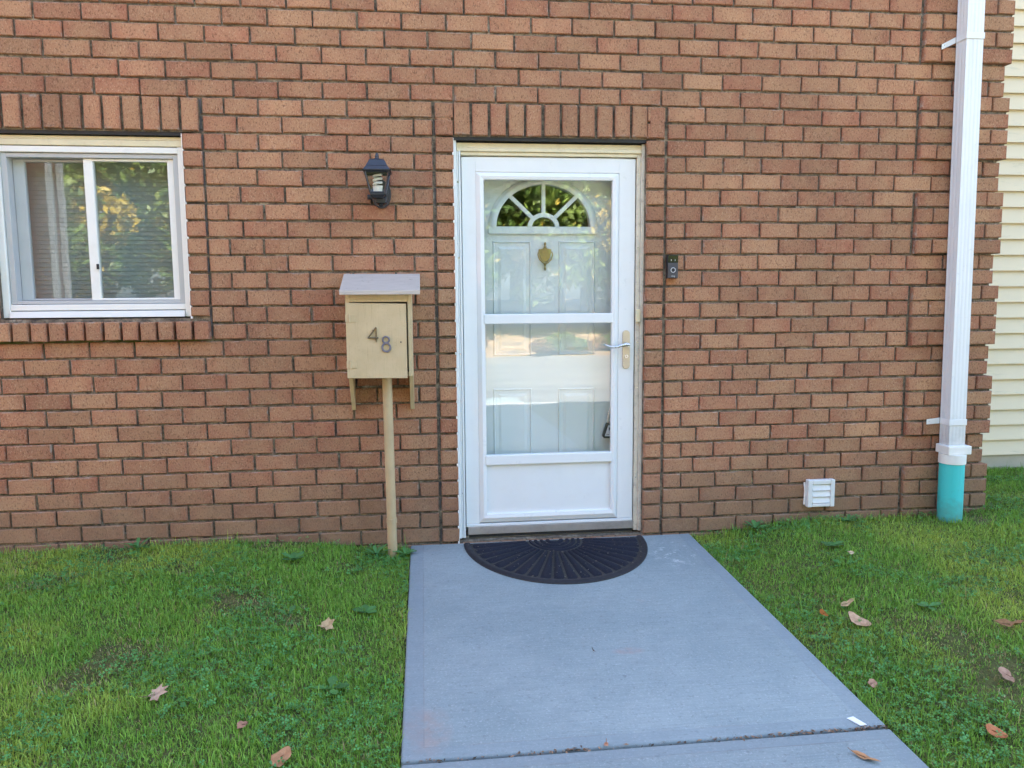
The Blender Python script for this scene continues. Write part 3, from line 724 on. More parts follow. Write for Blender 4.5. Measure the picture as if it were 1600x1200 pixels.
Shape().box(GX0-0.004, GX1+0.004, Y0+0.008, Y0+0.022, 0.125, 0.396).build('kick_panel', 'white_aluminium', storm)
Shape().box(SX0, SX1, Y0-0.004, Y0+0.030, 0.066, 0.0795).build('bottom_rail', 'white_aluminium', storm, bevel=0.002)
Shape().box(SX0+0.008, SX1+0.004, Y0-0.006, Y0+0.034, 0.024, 0.065).build('door_sweep', 'sweep_metal', storm, bevel=0.003)
Shape().box(SX0+0.012, SX1, Y0+0.004, Y0+0.028, 0.008, 0.0235).build('sweep_brush', 'weatherstrip', storm)
Shape().box(GX0-0.003, GX1+0.003, Y0+0.012, Y0+0.016, 1.160, 1.840).build('pane', 'storm_glass', storm)
Shape().box(GX0-0.003, GX1+0.003, Y0+0.010, Y0+0.014, 0.436, 1.124).build('pane', 'storm_glass', storm)
plate = []
for i in range(12): a = math.pi*i/11; plate.append((1.040+0.0195*math.cos(a), 1.060+0.0195*math.sin(a)))
for i in range(12): a = math.pi+math.pi*i/11; plate.append((1.041+0.0195*math.cos(a), 0.898+0.0195*math.sin(a)))
hp = Shape().prism(plate, Y0-0.009, Y0).build('handle_plate', 'plate_brass', storm, bevel=0.002)
Shape().tube([(1.040, Y0-0.009, 1.005), (1.040, Y0-0.045, 1.005)], [0.0125, 0.011], 16).tube([(1.046, Y0-0.044, 1.006), (1.025, Y0-0.047, 1.007), (1.000, Y0-0.050, 1.001), (0.975, Y0-0.051, 0.994), (0.950, Y0-0.050, 0.995), (0.930, Y0-0.047, 1.002), (0.915, Y0-0.044, 1.011)], [0.009, 0.009, 0.0075, 0.0068, 0.0062, 0.0052, 0.002], 12).build('lever', 'satin_nickel', storm, smooth=40)
Shape().ring_y(1.041, 0.943, 0.0085, 0.0085, Y0-0.010, 0.0022, 20, 6).cyl((1.041, Y0-0.008, 0.943), (1.041, Y0-0.011, 0.943), 0.007).build('key_cylinder', 'satin_nickel', storm, smooth=40)
Shape().box(1.0398, 1.0422, Y0-0.0125, Y0-0.0112, 0.939, 0.947).build('key_slot', 'matte_black', storm)

# ---- entry door behind the storm door
EY = 0.135
FX, FZ = 0.622, 1.611
GA, GB = 0.246, 0.216          # glass half axes
ex0, ex1, ez1 = 0.196, 1.088, 1.965
s = Shape().box(ex0, ex1, EY, EY+0.042, 0.02, FZ)
n = 28; E_ = []
for i in range(n+1):
    a = math.pi*i/n; c_, s_ = math.cos(a), math.sin(a)
    ext = min((ex1-FX)/c_ if c_ > 1e-6 else ((ex0-FX)/c_ if c_ < -1e-6 else 9e9), (ez1-FZ)/s_ if s_ > 1e-6 else 9e9)
    E_.append(((FX+GA*c_, FZ+GB*s_), (FX+ext*c_, FZ+ext*s_)))
for i in range(n):
    (i0, o0), (i1, o1) = E_[i], E_[i+1]
    s.add([(i0[0], EY, i0[1]), (o0[0], EY, o0[1]), (o1[0], EY, o1[1]), (i1[0], EY, i1[1]), (i0[0], EY+0.042, i0[1]), (o0[0], EY+0.042, o0[1]), (o1[0], EY+0.042, o1[1]), (i1[0], EY+0.042, i1[1])],
          [(0, 1, 2, 3), (4, 7, 6, 5), (0, 3, 7, 4)])
entry = s.build('entry_door', 'entry_paint', house)
s = Shape()       # moulded half-round frame
prof = [(0.000, 0.0), (-0.002, -0.016), (0.012, -0.020), (0.026, -0.014), (0.038, -0.004), (0.038, 0.002)]
pts = [(math.cos(math.pi*i/40), math.sin(math.pi*i/40)) for i in range(41)]
v = []; f = []
for c_, s_ in pts:
    for d_, y_ in prof: v.append((FX+(GA+d_)*c_, EY+y_, FZ+(GB+d_)*s_))
for i in range(40):
    for k in range(5): f.append((i*6+k, i*6+k+1, (i+1)*6+k+1, (i+1)*6+k))
s.add(v, f).box(FX-GA-0.038, FX+GA+0.038, EY-0.014, EY-0.001, FZ-0.034, FZ+0.002)
s.build('fan_light_frame', 'entry_paint', entry, smooth=50)
hub = [(FX+(0.060+d_)*math.cos(math.pi*i/20), FZ+(0.050+d_)*math.sin(math.pi*i/20)) for d_, rg in ((0.022, range(21)), (0.0, range(20, -1, -1))) for i in rg]
s = Shape()
for i in range(20):
    a0, a1 = math.pi*i/20, math.pi*(i+1)/20
    q = [(FX+(0.060+d_)*math.cos(a), FZ+(0.050+d_)*math.sin(a)) for d_, a in ((0.0, a0), (0.022, a0), (0.022, a1), (0.0, a1))]
    s.prism(q, EY-0.014, EY+0.004)
s.build('fan_hub', 'entry_paint', entry)
for ang in (42, 90, 138):
    a = R(ang); c_, s_ = math.cos(a), math.sin(a); nx_, nz_ = -s_*0.010, c_*0.010
    p0 = (FX+0.070*c_, FZ+0.062*s_); L_ = 1/math.sqrt((c_/(GA+0.004))**2+(s_/(GB+0.004))**2); p1 = (FX+L_*c_, FZ+L_*s_)
    Shape().prism([(p0[0]-nx_, p0[1]-nz_), (p1[0]-nx_, p1[1]-nz_), (p1[0]+nx_, p1[1]+nz_), (p0[0]+nx_, p0[1]+nz_)][::-1], EY-0.013, EY+0.004).build('muntin', 'entry_paint', entry, bevel=0.002)
s = Shape(); g = [(FX+(GA+0.002)*c_, FZ+(GB+0.002)*s_) for c_, s_ in pts]
s.prism(g, EY+0.010, EY+0.014).build('fan_pane', 'window_glass', entry)
for (x0, x1, z0, z1) in ((0.356, 0.560, 0.947, 1.542), (0.699, 0.896, 0.945, 1.542), (0.352, 0.560, 0.13, 0.778), (0.697, 0.897, 0.13, 0.774)):
    s = Shape()
    for (o_, i_, h_) in ((0.0, 0.014, 0.0055), (0.026, 0.060, 0.0045)):
        O = [(x0+o_, z0+o_), (x1-o_, z0+o_), (x1-o_, z1-o_), (x0+o_, z1-o_)]; I = [(x0+i_, z0+i_), (x1-i_, z0+i_), (x1-i_, z1-i_), (x0+i_, z1-i_)]
        Mm = [((o2[0]+i2[0])/2, (o2[1]+i2[1])/2) for o2, i2 in zip(O, I)]
        v = [(x, EY+0.001, z) for x, z in O] + [(x, EY-h_, z) for x, z in Mm] + [(x, EY+(0.001 if o_ == 0 else -h_), z) for x, z in I]
        f = [(a*4+k, a*4+(k+1) % 4, (a+1)*4+(k+1) % 4, (a+1)*4+k) for a in range(2) for k in range(4)]
        if o_: f.append((8, 9, 10, 11))
        s.add(v, f)
    s.build('raised_panel', 'entry_paint', entry)
# knocker: urn shaped brass plate with a swinging bow
kx, kz = 0.630, 1.462
s = Shape().tube([(kx, EY-0.010, 1.535), (kx, EY-0.010, 1.528), (kx, EY-0.010, 1.518), (kx, EY-0.010, 1.508)], [0.004, 0.007, 0.004, 0.010], 12)
s.prism([(kx-0.012, 1.392+0.04), (kx, 1.416), (kx+0.012, 1.432), (kx+0.026, 1.455), (kx+0.032, 1.482), (kx+0.034, 1.498), (kx+0.012, 1.502), (kx, 1.512), (kx-0.012, 1.502), (kx-0.034, 1.498), (kx-0.032, 1.482), (kx-0.026, 1.455)], EY-0.009, EY)
s.tube([(kx, EY-0.010, 1.424), (kx, EY-0.010, 1.412), (kx, EY-0.010, 1.400), (kx, EY-0.010, 1.388)], [0.009, 0.004, 0.007, 0.002], 12)
kn = s.build('knocker', 'brass', entry, bevel=0.0015)
bow = [(kx-0.034, EY-0.014, 1.486), (kx-0.038, EY-0.017, 1.470), (kx-0.030, EY-0.020, 1.446), (kx-0.012, EY-0.022, 1.430), (kx, EY-0.023, 1.427), (kx+0.012, EY-0.022, 1.430), (kx+0.030, EY-0.020, 1.446), (kx+0.038, EY-0.017, 1.470), (kx+0.034, EY-0.014, 1.486)]
Shape().tube(bow, [0.003, 0.004, 0.0045, 0.005, 0.006, 0.005, 0.0045, 0.004, 0.003], 10).build('knocker_bow', 'brass', entry, smooth=50)
# realtor's key box hanging inside the storm door
kb = thing('key_box', 'black rimmed grey key box hanging behind the lower storm door glass', 'key box', (0.968, 0.10, 0.505))
s = Shape().prism([(0.931, 0.516), (0.938, 0.506), (1.005, 0.503), (1.010, 0.512), (0.998, 0.585), (0.986, 0.592), (0.958, 0.588), (0.952, 0.580)], 0.086, 0.118)
s.build('case', 'matte_black', kb, bevel=0.004)
Shape().prism([(0.941, 0.518), (0.999, 0.514), (0.990, 0.575), (0.960, 0.575)], 0.0835, 0.0865).build('face', 'light_grey', kb, bevel=0.001)
s = Shape()
for q in range(4): s.box(0.950+q*0.009, 0.956+q*0.009, 0.0826, 0.0837, 0.525, 0.529)
s.box(0.962, 0.967, 0.0826, 0.0837, 0.548, 0.565).hexa([(0.9672, 0.0826, 0.556), (0.971, 0.0826, 0.548), (0.971, 0.0837, 0.548), (0.9672, 0.0837, 0.556), (0.9672, 0.0826, 0.559), (0.975, 0.0826, 0.565), (0.975, 0.0837, 0.565), (0.9672, 0.0837, 0.559)])
s.build('lettering', 'matte_black', kb)
Shape().tube([(0.962, 0.105, 0.585), (0.966, 0.105, 0.64), (0.985, 0.105, 0.70), (1.004, 0.105, 0.64), (0.996, 0.105, 0.585)], 0.005, 10).build('shackle', 'satin_nickel', kb, smooth=50)

# ------------------------------------------------------------------ downspout
def dsx(z): return 2.745 + (2.72-z)*0.0125
ds = thing('downspout', 'white ribbed downspout running down the brick corner into a teal drain pipe', 'downspout', (2.81, -0.06, 0.0))
s = Shape()
prof = []
W_, D0, D1 = 0.092, -0.100, -0.022
def pr(t, e): return 0.0026 if int(t*9) % 2 else 0.0
for i in range(19): prof.append((W_*i/18, D0 + (0.0007 if (i//2) % 2 and 1 < i < 17 else 0)))
for i in range(1, 13): prof.append((W_ - (0.0012 if (i//2) % 2 and 1 < i < 11 else 0), D0+(D1-D0)*i/12))
prof += [(0.0, D1)]
for i in range(1, 12): prof.append((0.0016 if (i//2) % 2 and 1 < i < 11 else 0, D1+(D0-D1)*i/12))
n = len(prof); v = []; f = []
for z in (0.40, 1.2, 2.0, 2.8, 3.8, 5.62):
    for x, y in prof: v.append((dsx(z)+x, y, z))
for a in range(5):
    for k in range(n): f.append((a*n+k, a*n+(k+1) % n, (a+1)*n+(k+1) % n, (a+1)*n+k))
s.add(v, f).build('pipe', 'spout_white', ds)
def strap(z, dz, drop):
    x = dsx(z); s = Shape()
    s.box(x-0.0035, x+W_+0.004, D0-0.004, D0-0.0008, z-dz/2, z+dz/2).box(x+W_+0.0008, x+W_+0.004, D0, -QUO-0.001, z-dz/2, z+dz/2).box(x-0.004, x-0.0008, D0, -0.026, z-dz/2, z+dz/2)
    o = s.build('strap', 'white_aluminium', ds, bevel=0.001)
    x1 = x-0.0045; t = -0.0215-0.001
    Shape().hexa([(x1-0.075, t-0.002, z-dz/2-drop), (x1, t-0.002, z-dz/2), (x1, t, z-dz/2), (x1-0.075, t, z-dz/2-drop), (x1-0.075, t-0.002, z+dz/2-drop-0.004), (x1, t-0.002, z+dz/2), (x1, t, z+dz/2), (x1-0.075, t, z+dz/2-drop-0.004)]).build('strap_tab', 'white_aluminium', ds, bevel=0.0008)
    Shape().cyl((x1-0.060, t-0.004, z-drop*0.8), (x1-0.060, t-0.002, z-drop*0.8), 0.004, n=10).build('screw', 'satin_nickel', ds)
strap(2.548, 0.030, 0.034); strap(0.572, 0.032, 0.004); strap(4.6, 0.03, 0.01)
Shape().box(2.750, 2.882, -0.134, -0.026, 0.402, 0.448).build('adapter_collar', 'white_vinyl', ds, bevel=0.004)
Shape().cyl((2.806, -0.088, 0.352), (2.806, -0.088, 0.4015), 0.0665, n=36).build('adapter_socket', 'white_vinyl', ds, smooth=40)
Shape().tube([(2.810, -0.088, -0.10), (2.806, -0.088, 0.3515)], 0.0615, 40).build('drain_pipe', 'pvc_grimy', ds, smooth=40)

# ------------------------------------------------------------------ mailbox on its pipe
mb = thing('mailbox', 'tan wooden wall mailbox numbered 48 standing on a tan pipe', 'mailbox', (-0.18, -0.1, 0.04))
bx0, bx1, by0 = -0.362, -0.055, -0.195
s = Shape()
s.prism_x([(by0, 0.884), (-0.135, 0.884), (-0.018, 0.702), (-0.002, 0.702), (-0.002, 1.352), (by0, 1.268)], bx0, bx0+0.018)
s.build('side_panel', 'tan_wood', mb, bevel=0.0015)
s = Shape().prism_x([(by0, 0.884), (-0.135, 0.884), (-0.018, 0.700), (-0.002, 0.700), (-0.002, 1.352), (by0, 1.268)], bx1-0.020, bx1)
s.build('side_panel', 'tan_wood', mb, bevel=0.0015)
Shape().box(bx0+0.018, bx1-0.020, by0+0.001, by0+0.02, 1.235, 1.275).build('front_rail', 'tan_wood', mb, bevel=0.0015)
Shape().box(bx0+0.018, bx1-0.020, by0+0.02, -0.004, 0.884, 0.902).build('floor_board', 'tan_wood', mb)
Shape().box(bx0+0.018, bx1-0.020, -0.014, -0.003, 0.902, 1.33).build('back_board', 'tan_wood', mb)
s = Shape().prism_x([(by0-0.042, 1.268), (-0.001, 1.352), (-0.001, 1.372), (by0-0.040, 1.288)], bx0-0.022, bx1+0.040)
s.build('lid', 'roof_board', mb, bevel=0.003)
door = Shape().hexa([(bx0+0.001, by0-0.012, 0.880), (bx1-0.027, by0-0.016, 0.876), (bx1-0.027, by0-0.002, 0.876), (bx0+0.001, by0-0.001, 0.880), (bx0+0.001, by0-0.012, 1.232), (bx1-0.027, by0-0.016, 1.226), (bx1-0.027, by0-0.002, 1.226), (bx0+0.001, by0-0.001, 1.232)]).build('door', 'tan_wood', mb, bevel=0.002)
yd = by0-0.0155
s = Shape().tube([(-0.222, yd-0.004, 1.116), (-0.2225, yd-0.004, 1.048)], 0.0036, 6).tube([(-0.222, yd-0.004, 1.118), (-0.258, yd-0.004, 1.071)], 0.0036, 6).tube([(-0.262, yd-0.004, 1.069), (-0.212, yd-0.004, 1.0685)], 0.0038, 6)
for px, pz in ((-0.236, 1.102), (-0.2235, 1.060)): s.cyl((px, yd-0.008, pz), (px, yd, pz), 0.004, n=8)
s.build('numeral_four', 'dark_brass', door)
s = Shape().ring_y(-0.178, 1.059, 0.0150, 0.0145, yd-0.004, 0.0042).ring_y(-0.177, 1.023, 0.0185, 0.0195, yd-0.004, 0.0048)
s.build('numeral_eight', 'dark_nickel', door, smooth=60)
Shape().cyl((-0.109, yd-0.0015, 1.047), (-0.109, yd+0.002, 1.047), 0.0035, n=12).build('knob_hole', 'matte_black', door)
for z in (1.160, 0.945):
    Shape().box(bx0-0.0005, bx0+0.045, by0-0.0155, by0-0.0135, z-0.017, z+0.017).tube([(bx0+0.018, by0-0.017, z-0.02), (bx0+0.018, by0-0.017, z+0.02)], 0.0035, 8).build('hinge', 'tan_wood', mb, bevel=0.0006)
Shape().tube([(-0.1765, -0.105, -0.1), (-0.183, -0.105, 0.884)], 0.0235, 28).build('post', 'tan_pipe', mb, smooth=40)
Shape().cyl((-0.1772, -0.105, 0.148), (-0.1775, -0.105, 0.172), 0.0258, n=28).box(-0.181, -0.175, -0.1335, -0.128, 0.150, 0.171).build('post_clamp', 'tan_pipe', mb, smooth=40)

# ------------------------------------------------------------------ wall lantern
ln = thing('wall_lantern', 'black coach lantern with a spiral bulb on the brick wall', 'lantern', (-0.19, 0.0, 1.69))
s = Shape()
ov = [(-0.192+0.047*math.cos(2*math.pi*i/32), 1.752+0.068*math.sin(2*math.pi*i/32)) for i in range(32)]
s.prism(ov, -0.024, -0.001); s.prism([(x*0.75-0.192*0.25, z*0.75+1.752*0.25) for x, z in ov], -0.034, -0.0241)
s.build('back_plate', 'lantern_black', ln, bevel=0.003, smooth=40)
lx, ly = -0.203, -0.115
def sq(h, z, cy_=ly): return [(lx-h, cy_-h, z), (lx+h, cy_-h, z), (lx+h, cy_+h, z), (lx-h, cy_+h, z)]
s = Shape().hexa(sq(0.064, 1.838) + sq(0.066, 1.844)).hexa(sq(0.062, 1.8445) + sq(0.050, 1.862)).hexa(sq(0.050, 1.8625) + sq(0.034, 1.893)).hexa(sq(0.034, 1.8935) + sq(0.014, 1.900))
s.tube([(lx, ly, 1.899), (lx, ly, 1.907), (lx, ly, 1.912), (lx, ly, 1.924), (lx, ly, 1.930)], [0.012, 0.009, 0.010, 0.006, 0.001], 14)
s.build('cap', 'lantern_black', ln, bevel=0.0015)
hT, hB, zT, zB = 0.055, 0.033, 1.838, 1.742
s = Shape()
for sx_ in (-1, 1):
    for sy_ in (-1, 1):
        s.tube([(lx+sx_*hB, ly+sy_*hB, zB), (lx+sx_*hT, ly+sy_*hT, zT)], 0.0045, 6)
for h_, z_ in ((hT, zT-0.003), (hB, zB+0.002)):
    c4 = sq(h_, z_)
    for a in range(4): s.tube([c4[a], c4[(a+1) % 4]], 0.004, 6)
s.hexa(sq(0.036, 1.733) + sq(0.036, 1.7415)).hexa(sq(0.022, 1.720) + sq(0.034, 1.7325))
s.build('cage', 'lantern_black', ln)
for a in range(4):
    t0, t1, b0, b1 = sq(hT-0.002, zT-0.004)[a], sq(hT-0.002, zT-0.004)[(a+1) % 4], sq(hB-0.002, zB+0.003)[a], sq(hB-0.002, zB+0.003)[(a+1) % 4]
    Shape().add([b0, b1, t1, t0], [(0, 1, 2, 3)]).build('glass_pane', 'lantern_glass', ln)
s = Shape().cyl((lx, ly, 1.744), (lx, ly, 1.774), 0.020, 0.023, 18)
s.build('bulb_base', 'bulb_white', ln, smooth=40)
hel = [(lx+0.018*math.cos(t*0.55), ly+0.018*math.sin(t*0.55), 1.774+0.0016*t) for t in range(36)]
Shape().tube(hel, 0.0058, 8).build('bulb', 'bulb_white', ln, smooth=60)
Shape().tube([(-0.192, -0.03, 1.80), (-0.194, -0.062, 1.822), (-0.200, -0.09, 1.834)], 0.009, 10).tube([(-0.192, -0.03, 1.735), (-0.196, -0.06, 1.722), (lx, -0.10, 1.728)], 0.012, 10).build('arm', 'lantern_black', ln, smooth=50)
Shape().box(-0.217, -0.164, -0.100, -0.040, 1.700, 1.728).build('motion_sensor', 'lantern_black', ln, bevel=0.004)
Shape().tube([(-0.19, -0.08, 1.700), (-0.19, -0.092, 1.690)], [0.017, 0.010], 16).build('sensor_lens', 'gloss_black', ln, smooth=50)
Shape().tube([(-0.236, -0.014, 1.738), (-0.258, -0.014, 1.738)], 0.012, 14).build('side_knob', 'lantern_black', ln, smooth=50)

# ------------------------------------------------------------------ doorbell
db = thing('video_doorbell', 'slim black and grey video doorbell on the brick beside the door', 'doorbell', (1.262, 0.0, 1.342))
Shape().box(1.2345, 1.2905, -0.026, -0.001, 1.343, 1.461).build('housing', 'matte_black', db, bevel=0.003)
Shape().box(1.2365, 1.2890, -0.0285, -0.0255, 1.421, 1.4595).build('camera_window', 'gloss_black', db, bevel=0.001)
Shape().box(1.2365, 1.2890, -0.0285, -0.0255, 1.3445, 1.4205).build('faceplate', 'bell_grey', db, bevel=0.001)
Shape().ring_y(1.2635, 1.384, 0.0115, 0.0115, -0.0285, 0.0018, 30, 6).build('button_ring', 'light_grey', db, smooth=60)
Shape().cyl((1.2635, -0.0292, 1.384), (1.2635, -0.0280, 1.384), 0.0095, n=24).build('button', 'matte_black', db)
Shape().cyl((1.2630, -0.0300, 1.437), (1.2630, -0.0284, 1.437), 0.007, n=20).build('lens', 'gloss_black', db)
s = Shape()
for q in (-1, 1): s.box(1.2630+q*0.010-0.0012, 1.2630+q*0.010+0.0012, -0.0289, -0.0284, 1.430, 1.438)
s.build('lens_mark', 'light_grey', db)
def text_mesh(name, body, size, loc, mat, parent):
    cu = bpy.data.curves.new(name, 'FONT'); cu.body = body; cu.size = size; cu.align_x = 'CENTER'; cu.extrude = 0.0002; cu.resolution_u = 3
    o = bpy.data.objects.new(name+'_curve', cu); C.objects.link(o)
    dg = bpy.context.evaluated_depsgraph_get(); me = bpy.data.meshes.new_from_object(o.evaluated_get(dg)); bpy.data.objects.remove(o)
    me.transform(Matrix.Translation(Vector(loc) - WORLD[parent]) @ Matrix.Rotation(math.pi/2, 4, 'X'))
    me.materials.clear(); me.materials.append(MATS[mat])
    r_ = bpy.data.objects.new(name, me); C.objects.link(r_); r_.parent = parent; return r_
text_mesh('lettering', 'ring', 0.0125, (1.2632, -0.0289, 1.3505), 'light_grey', db)

# ------------------------------------------------------------------ louvred dryer vent
dv = thing('dryer_vent', 'square white louvred dryer vent low on the brick wall', 'vent', (2.10, 0.0, 0.119))
s = Shape()
s.box(2.026, 2.052, -0.034, -0.0005, 0.119, 0.268).box(2.154, 2.178, -0.034, -0.0005, 0.119, 0.268).box(2.052, 2.154, -0.033, -0.0005, 0.242, 0.267).box(2.052, 2.154, -0.033, -0.0005, 0.120, 0.139)
s.build('hood', 'vent_plastic', dv, bevel=0.004)
for i in range(3):
    z1 = 0.2405-i*0.0340; z0 = z1-0.0305
    Shape().prism_x([(-0.0335, z0), (-0.030, z0), (-0.021, z1), (-0.0245, z1)], 2.053, 2.153).build('flap', 'vent_plastic', dv, bevel=0.0006)
Shape().box(2.052, 2.154, -0.016, -0.006, 0.139, 0.242).build('gap_shade_plate', 'sweep_metal', dv)  # dark plate behind the flaps, its colour stands in for gap shade
Shape().tube([(2.020, -0.004, 0.13), (2.023, -0.006, 0.20), (2.019, -0.004, 0.25)], 0.005, 8).build('caulk_bead', 'caulk', dv)

# ------------------------------------------------------------------ doormat
mt = thing('doormat', 'black half round doormat with sunburst ribs in front of the door', 'doormat', (0.647, -0.05, 0.0))
mx, my, ma, mbx = 0.647, -0.040, 0.468, 0.566
def mpt(r_, a, h): x = mx+ma*r_*math.cos(a); y = my-mbx*r_*math.sin(a); return (x, y, SLOPE*y+h)
NA = 72
v = [mpt(1.0, math.pi*i/NA, 0.001) for i in range(NA+1)] + [mpt(1.0, math.pi*i/NA, 0.005) for i in range(NA+1)]
f = [tuple(range(NA, -1, -1)), tuple(range(NA+1, 2*NA+2))] + [(i, i+1, NA+2+i, NA+1+i) for i in range(NA)] + [(NA, 0, NA+1, 2*NA+1)]
Shape().add(v, f).build('base', 'mat_dust', mt)
def arc_rib(r0, r1, a0, a1, h, name, mat, n=NA, taper=True):
    v = []; f = []; prof = [(0.0, 0.0045), (0.22, h), (0.78, h), (1.0, 0.0045)]
    for i in range(n+1):
        a = a0+(a1-a0)*i/n
        for q, hh in prof: v.append(mpt(r0+(r1-r0)*q, a, hh))
    for i in range(n):
        for k in range(3): f.append((i*4+k, i*4+k+1, (i+1)*4+k+1, (i+1)*4+k))
    f += [(0, 1, 2, 3), (n*4+3, n*4+2, n*4+1, n*4)]
    return Shape().add(v, f).build(name, mat, mt, smooth=60)
arc_rib(0.925, 0.998, 0.004, math.pi-0.004, 0.012, 'rim', 'mat_rubber')
for r0, r1 in ((0.05, 0.10), (0.12, 0.165), (0.185, 0.23), (0.25, 0.285)): arc_rib(r0, r1, 0.02, math.pi-0.02, 0.0115, 'arc_rib', 'mat_carpet', 36)
NR = 21
for i in range(NR):
    a0 = 0.03+(math.pi-0.06)*i/NR; a1 = 0.03+(math.pi-0.06)*(i+1)/NR; g = 0.026
    v = []; f = []
    rs = [0.305, 0.33, 0.5, 0.7, 0.885, 0.91]
    for j, r_ in enumerate(rs):
        ga = g*(0.305/r_)**0.6
        hh = 0.0055 if j in (0, 5) else 0.0145
        for q, h_ in ((0, 0.0045), (0.2, hh*0.9), (0.5, hh), (0.8, hh*0.9), (1, 0.0045)): v.append(mpt(r_, a0+ga+(a1-a0-2*ga)*q, h_))
    for j in range(5):
        for k in range(4): f.append((j*5+k, j*5+k+1, (j+1)*5+k+1, (j+1)*5+k))
    Shape().add(v, f).build('ray_rib', 'mat_carpet', mt, smooth=70)

# ------------------------------------------------------------------ the sided house at the right
sh = thing('siding_house', 'cream vinyl sided house wall set back behind the brick corner', 'house', (5.0, 0.95, 0.1))
SID_TOP = HOUSE_TOP+0.9  # unseen top raised so both houses' shadows end on one line
Shape().box(REC_X-0.011, 16.0, 0.915, 8.2, 0.05, SID_TOP).build('wall', 'foundation', sh)
Shape().box(REC_X-0.010, 12.0, 0.890, 0.914, -0.3, 0.165).build('foundation', 'foundation', sh)
nb_ = 0
z = 0.166; PB = 0.1033
while z < SID_TOP-0.1:
    Shape().prism_x([(0.874, z), (0.892, z+0.0008), (0.914, z+PB+0.006), (0.902, z+PB+0.010), (0.896, z+PB), (0.875, z+0.007)], REC_X-0.009, 12.0).build('clapboard', 'siding_vinyl', sh)
    z += PB
Shape().prism_x([(0.45, SID_TOP), (8.7, SID_TOP), (8.7, SID_TOP+0.16), (4.6, SID_TOP+2.0), (0.45, SID_TOP+0.16)], 3.065, 16.3).build('roof', 'roof_shingle', sh)

# ------------------------------------------------------------------ what the glass mirrors: the place behind the camera
wg = thing('brick_wing', 'brick house wing mirrored in the left window pane', 'house', (-10.0, -8.0, -0.3))
Shape().box(-14.0, -6.9, -12.0, -5.3, -0.4, 5.4).build('wall', 'distant_brick', wg)
Shape().prism_x([(-12.4, 5.4), (-4.9, 5.4), (-8.6, 7.4)], -14.3, -6.6).build('roof', 'roof_shingle', wg)
for y in (-11.40, -11.85): Shape().box(-6.90, -6.80, y-0.05, y+0.05, 0.1, 5.35).build('downspout', 'white_aluminium', wg, bevel=0.01)
def leaf_cloud(name, nleaf, blobs, cols, size, seed, mat='tree_leaf'):
    g = np.random.default_rng(seed); B = np.array(blobs, float)
    w = B[:, 3]**3; pick = g.choice(len(B), nleaf, p=w/w.sum())
    d = g.normal(size=(nleaf, 3)); d /= np.linalg.norm(d, axis=1)[:, None]
    rad = B[pick, 3]*g.uniform(0.45, 1.0, nleaf)**0.5
    c = B[pick, :3] + d*rad[:, None]*np.array([1, 1, 0.8])
    a = g.normal(size=(nleaf, 3)); a /= np.linalg.norm(a, axis=1)[:, None]
    b = np.cross(a, g.normal(size=(nleaf, 3))); b /= np.linalg.norm(b, axis=1)[:, None]
    L_ = size*g.uniform(0.6, 1.3, nleaf)[:, None]
    v = np.stack([c-a*L_, c-b*L_*0.5, c+a*L_, c+b*L_*0.5], 1).reshape(-1, 3)
    f = np.arange(nleaf*4).reshape(-1, 4)
    cl = np.array(cols)[g.integers(0, len(cols), len(B))[pick]]*g.uniform(0.7, 1.35, (nleaf, 1))
    other = g.random(nleaf) < 0.15; cl[other] = np.array(cols)[g.integers(0, len(cols), other.sum())]
    return v, f, np.repeat(cl, 4, 0)
GREENS = [(0.075, 0.125, 0.025), (0.10, 0.155, 0.03), (0.055, 0.10, 0.02), (0.15, 0.19, 0.035), (0.34, 0.25, 0.03), (0.08, 0.13, 0.025), (0.11, 0.16, 0.03)]
def make_tree_meshes(seed, h, spread, nleaf):
    r_ = random.Random(seed); s = Shape()
    s.tube([(0, 0, -0.5), (0.05, 0.03, h*0.25), (-0.06, 0.05, h*0.5), (0.05, -0.04, h*0.8)], [0.20, 0.16, 0.11, 0.04], 9)
    blobs = []
    for i in range(9):
        a = r_.uniform(0, 6.28); z0 = h*r_.uniform(0.18, 0.6); q = spread*r_.uniform(0.5, 1.0)
        p = Vector((math.cos(a)*q, math.sin(a)*q, z0+q*r_.uniform(0.3, 0.8)))
        s.tube([(0, 0, z0), (p.x*0.5, p.y*0.5, z0+(p.z-z0)*0.6), tuple(p)], [0.07, 0.045, 0.015], 6)
        blobs.append((p.x, p.y, p.z, spread*r_.uniform(0.3, 0.5)))
    for i in range(16):
        a = r_.uniform(0, 6.28); q = spread*math.sqrt(r_.random())*0.9
        blobs.append((math.cos(a)*q, math.sin(a)*q, h*r_.uniform(0.12, 0.95), spread*r_.uniform(0.25, 0.5)))
    return s, leaf_cloud('crown', nleaf, blobs, GREENS, 0.13, seed)
tree_proto = []
for sd, h, sp_ in ((3, 9.5, 2.9), (11, 8.0, 2.6), (23, 10.5, 3.1)):
    s, (v, f, cl) = make_tree_meshes(sd, h, sp_, 14000)
    tr = bpy.data.objects.new('tree', None); WORLD[tr] = Vector()
    tk = s.build('trunk', 'bark', None); cr_ = np_mesh('crown', v, [f], 'tree_leaf', None, cl)
    C.objects.unlink(tk); C.objects.unlink(cr_); tree_proto.append((tk.data, cr_.data)); bpy.data.objects.remove(tk); bpy.data.objects.remove(cr_)
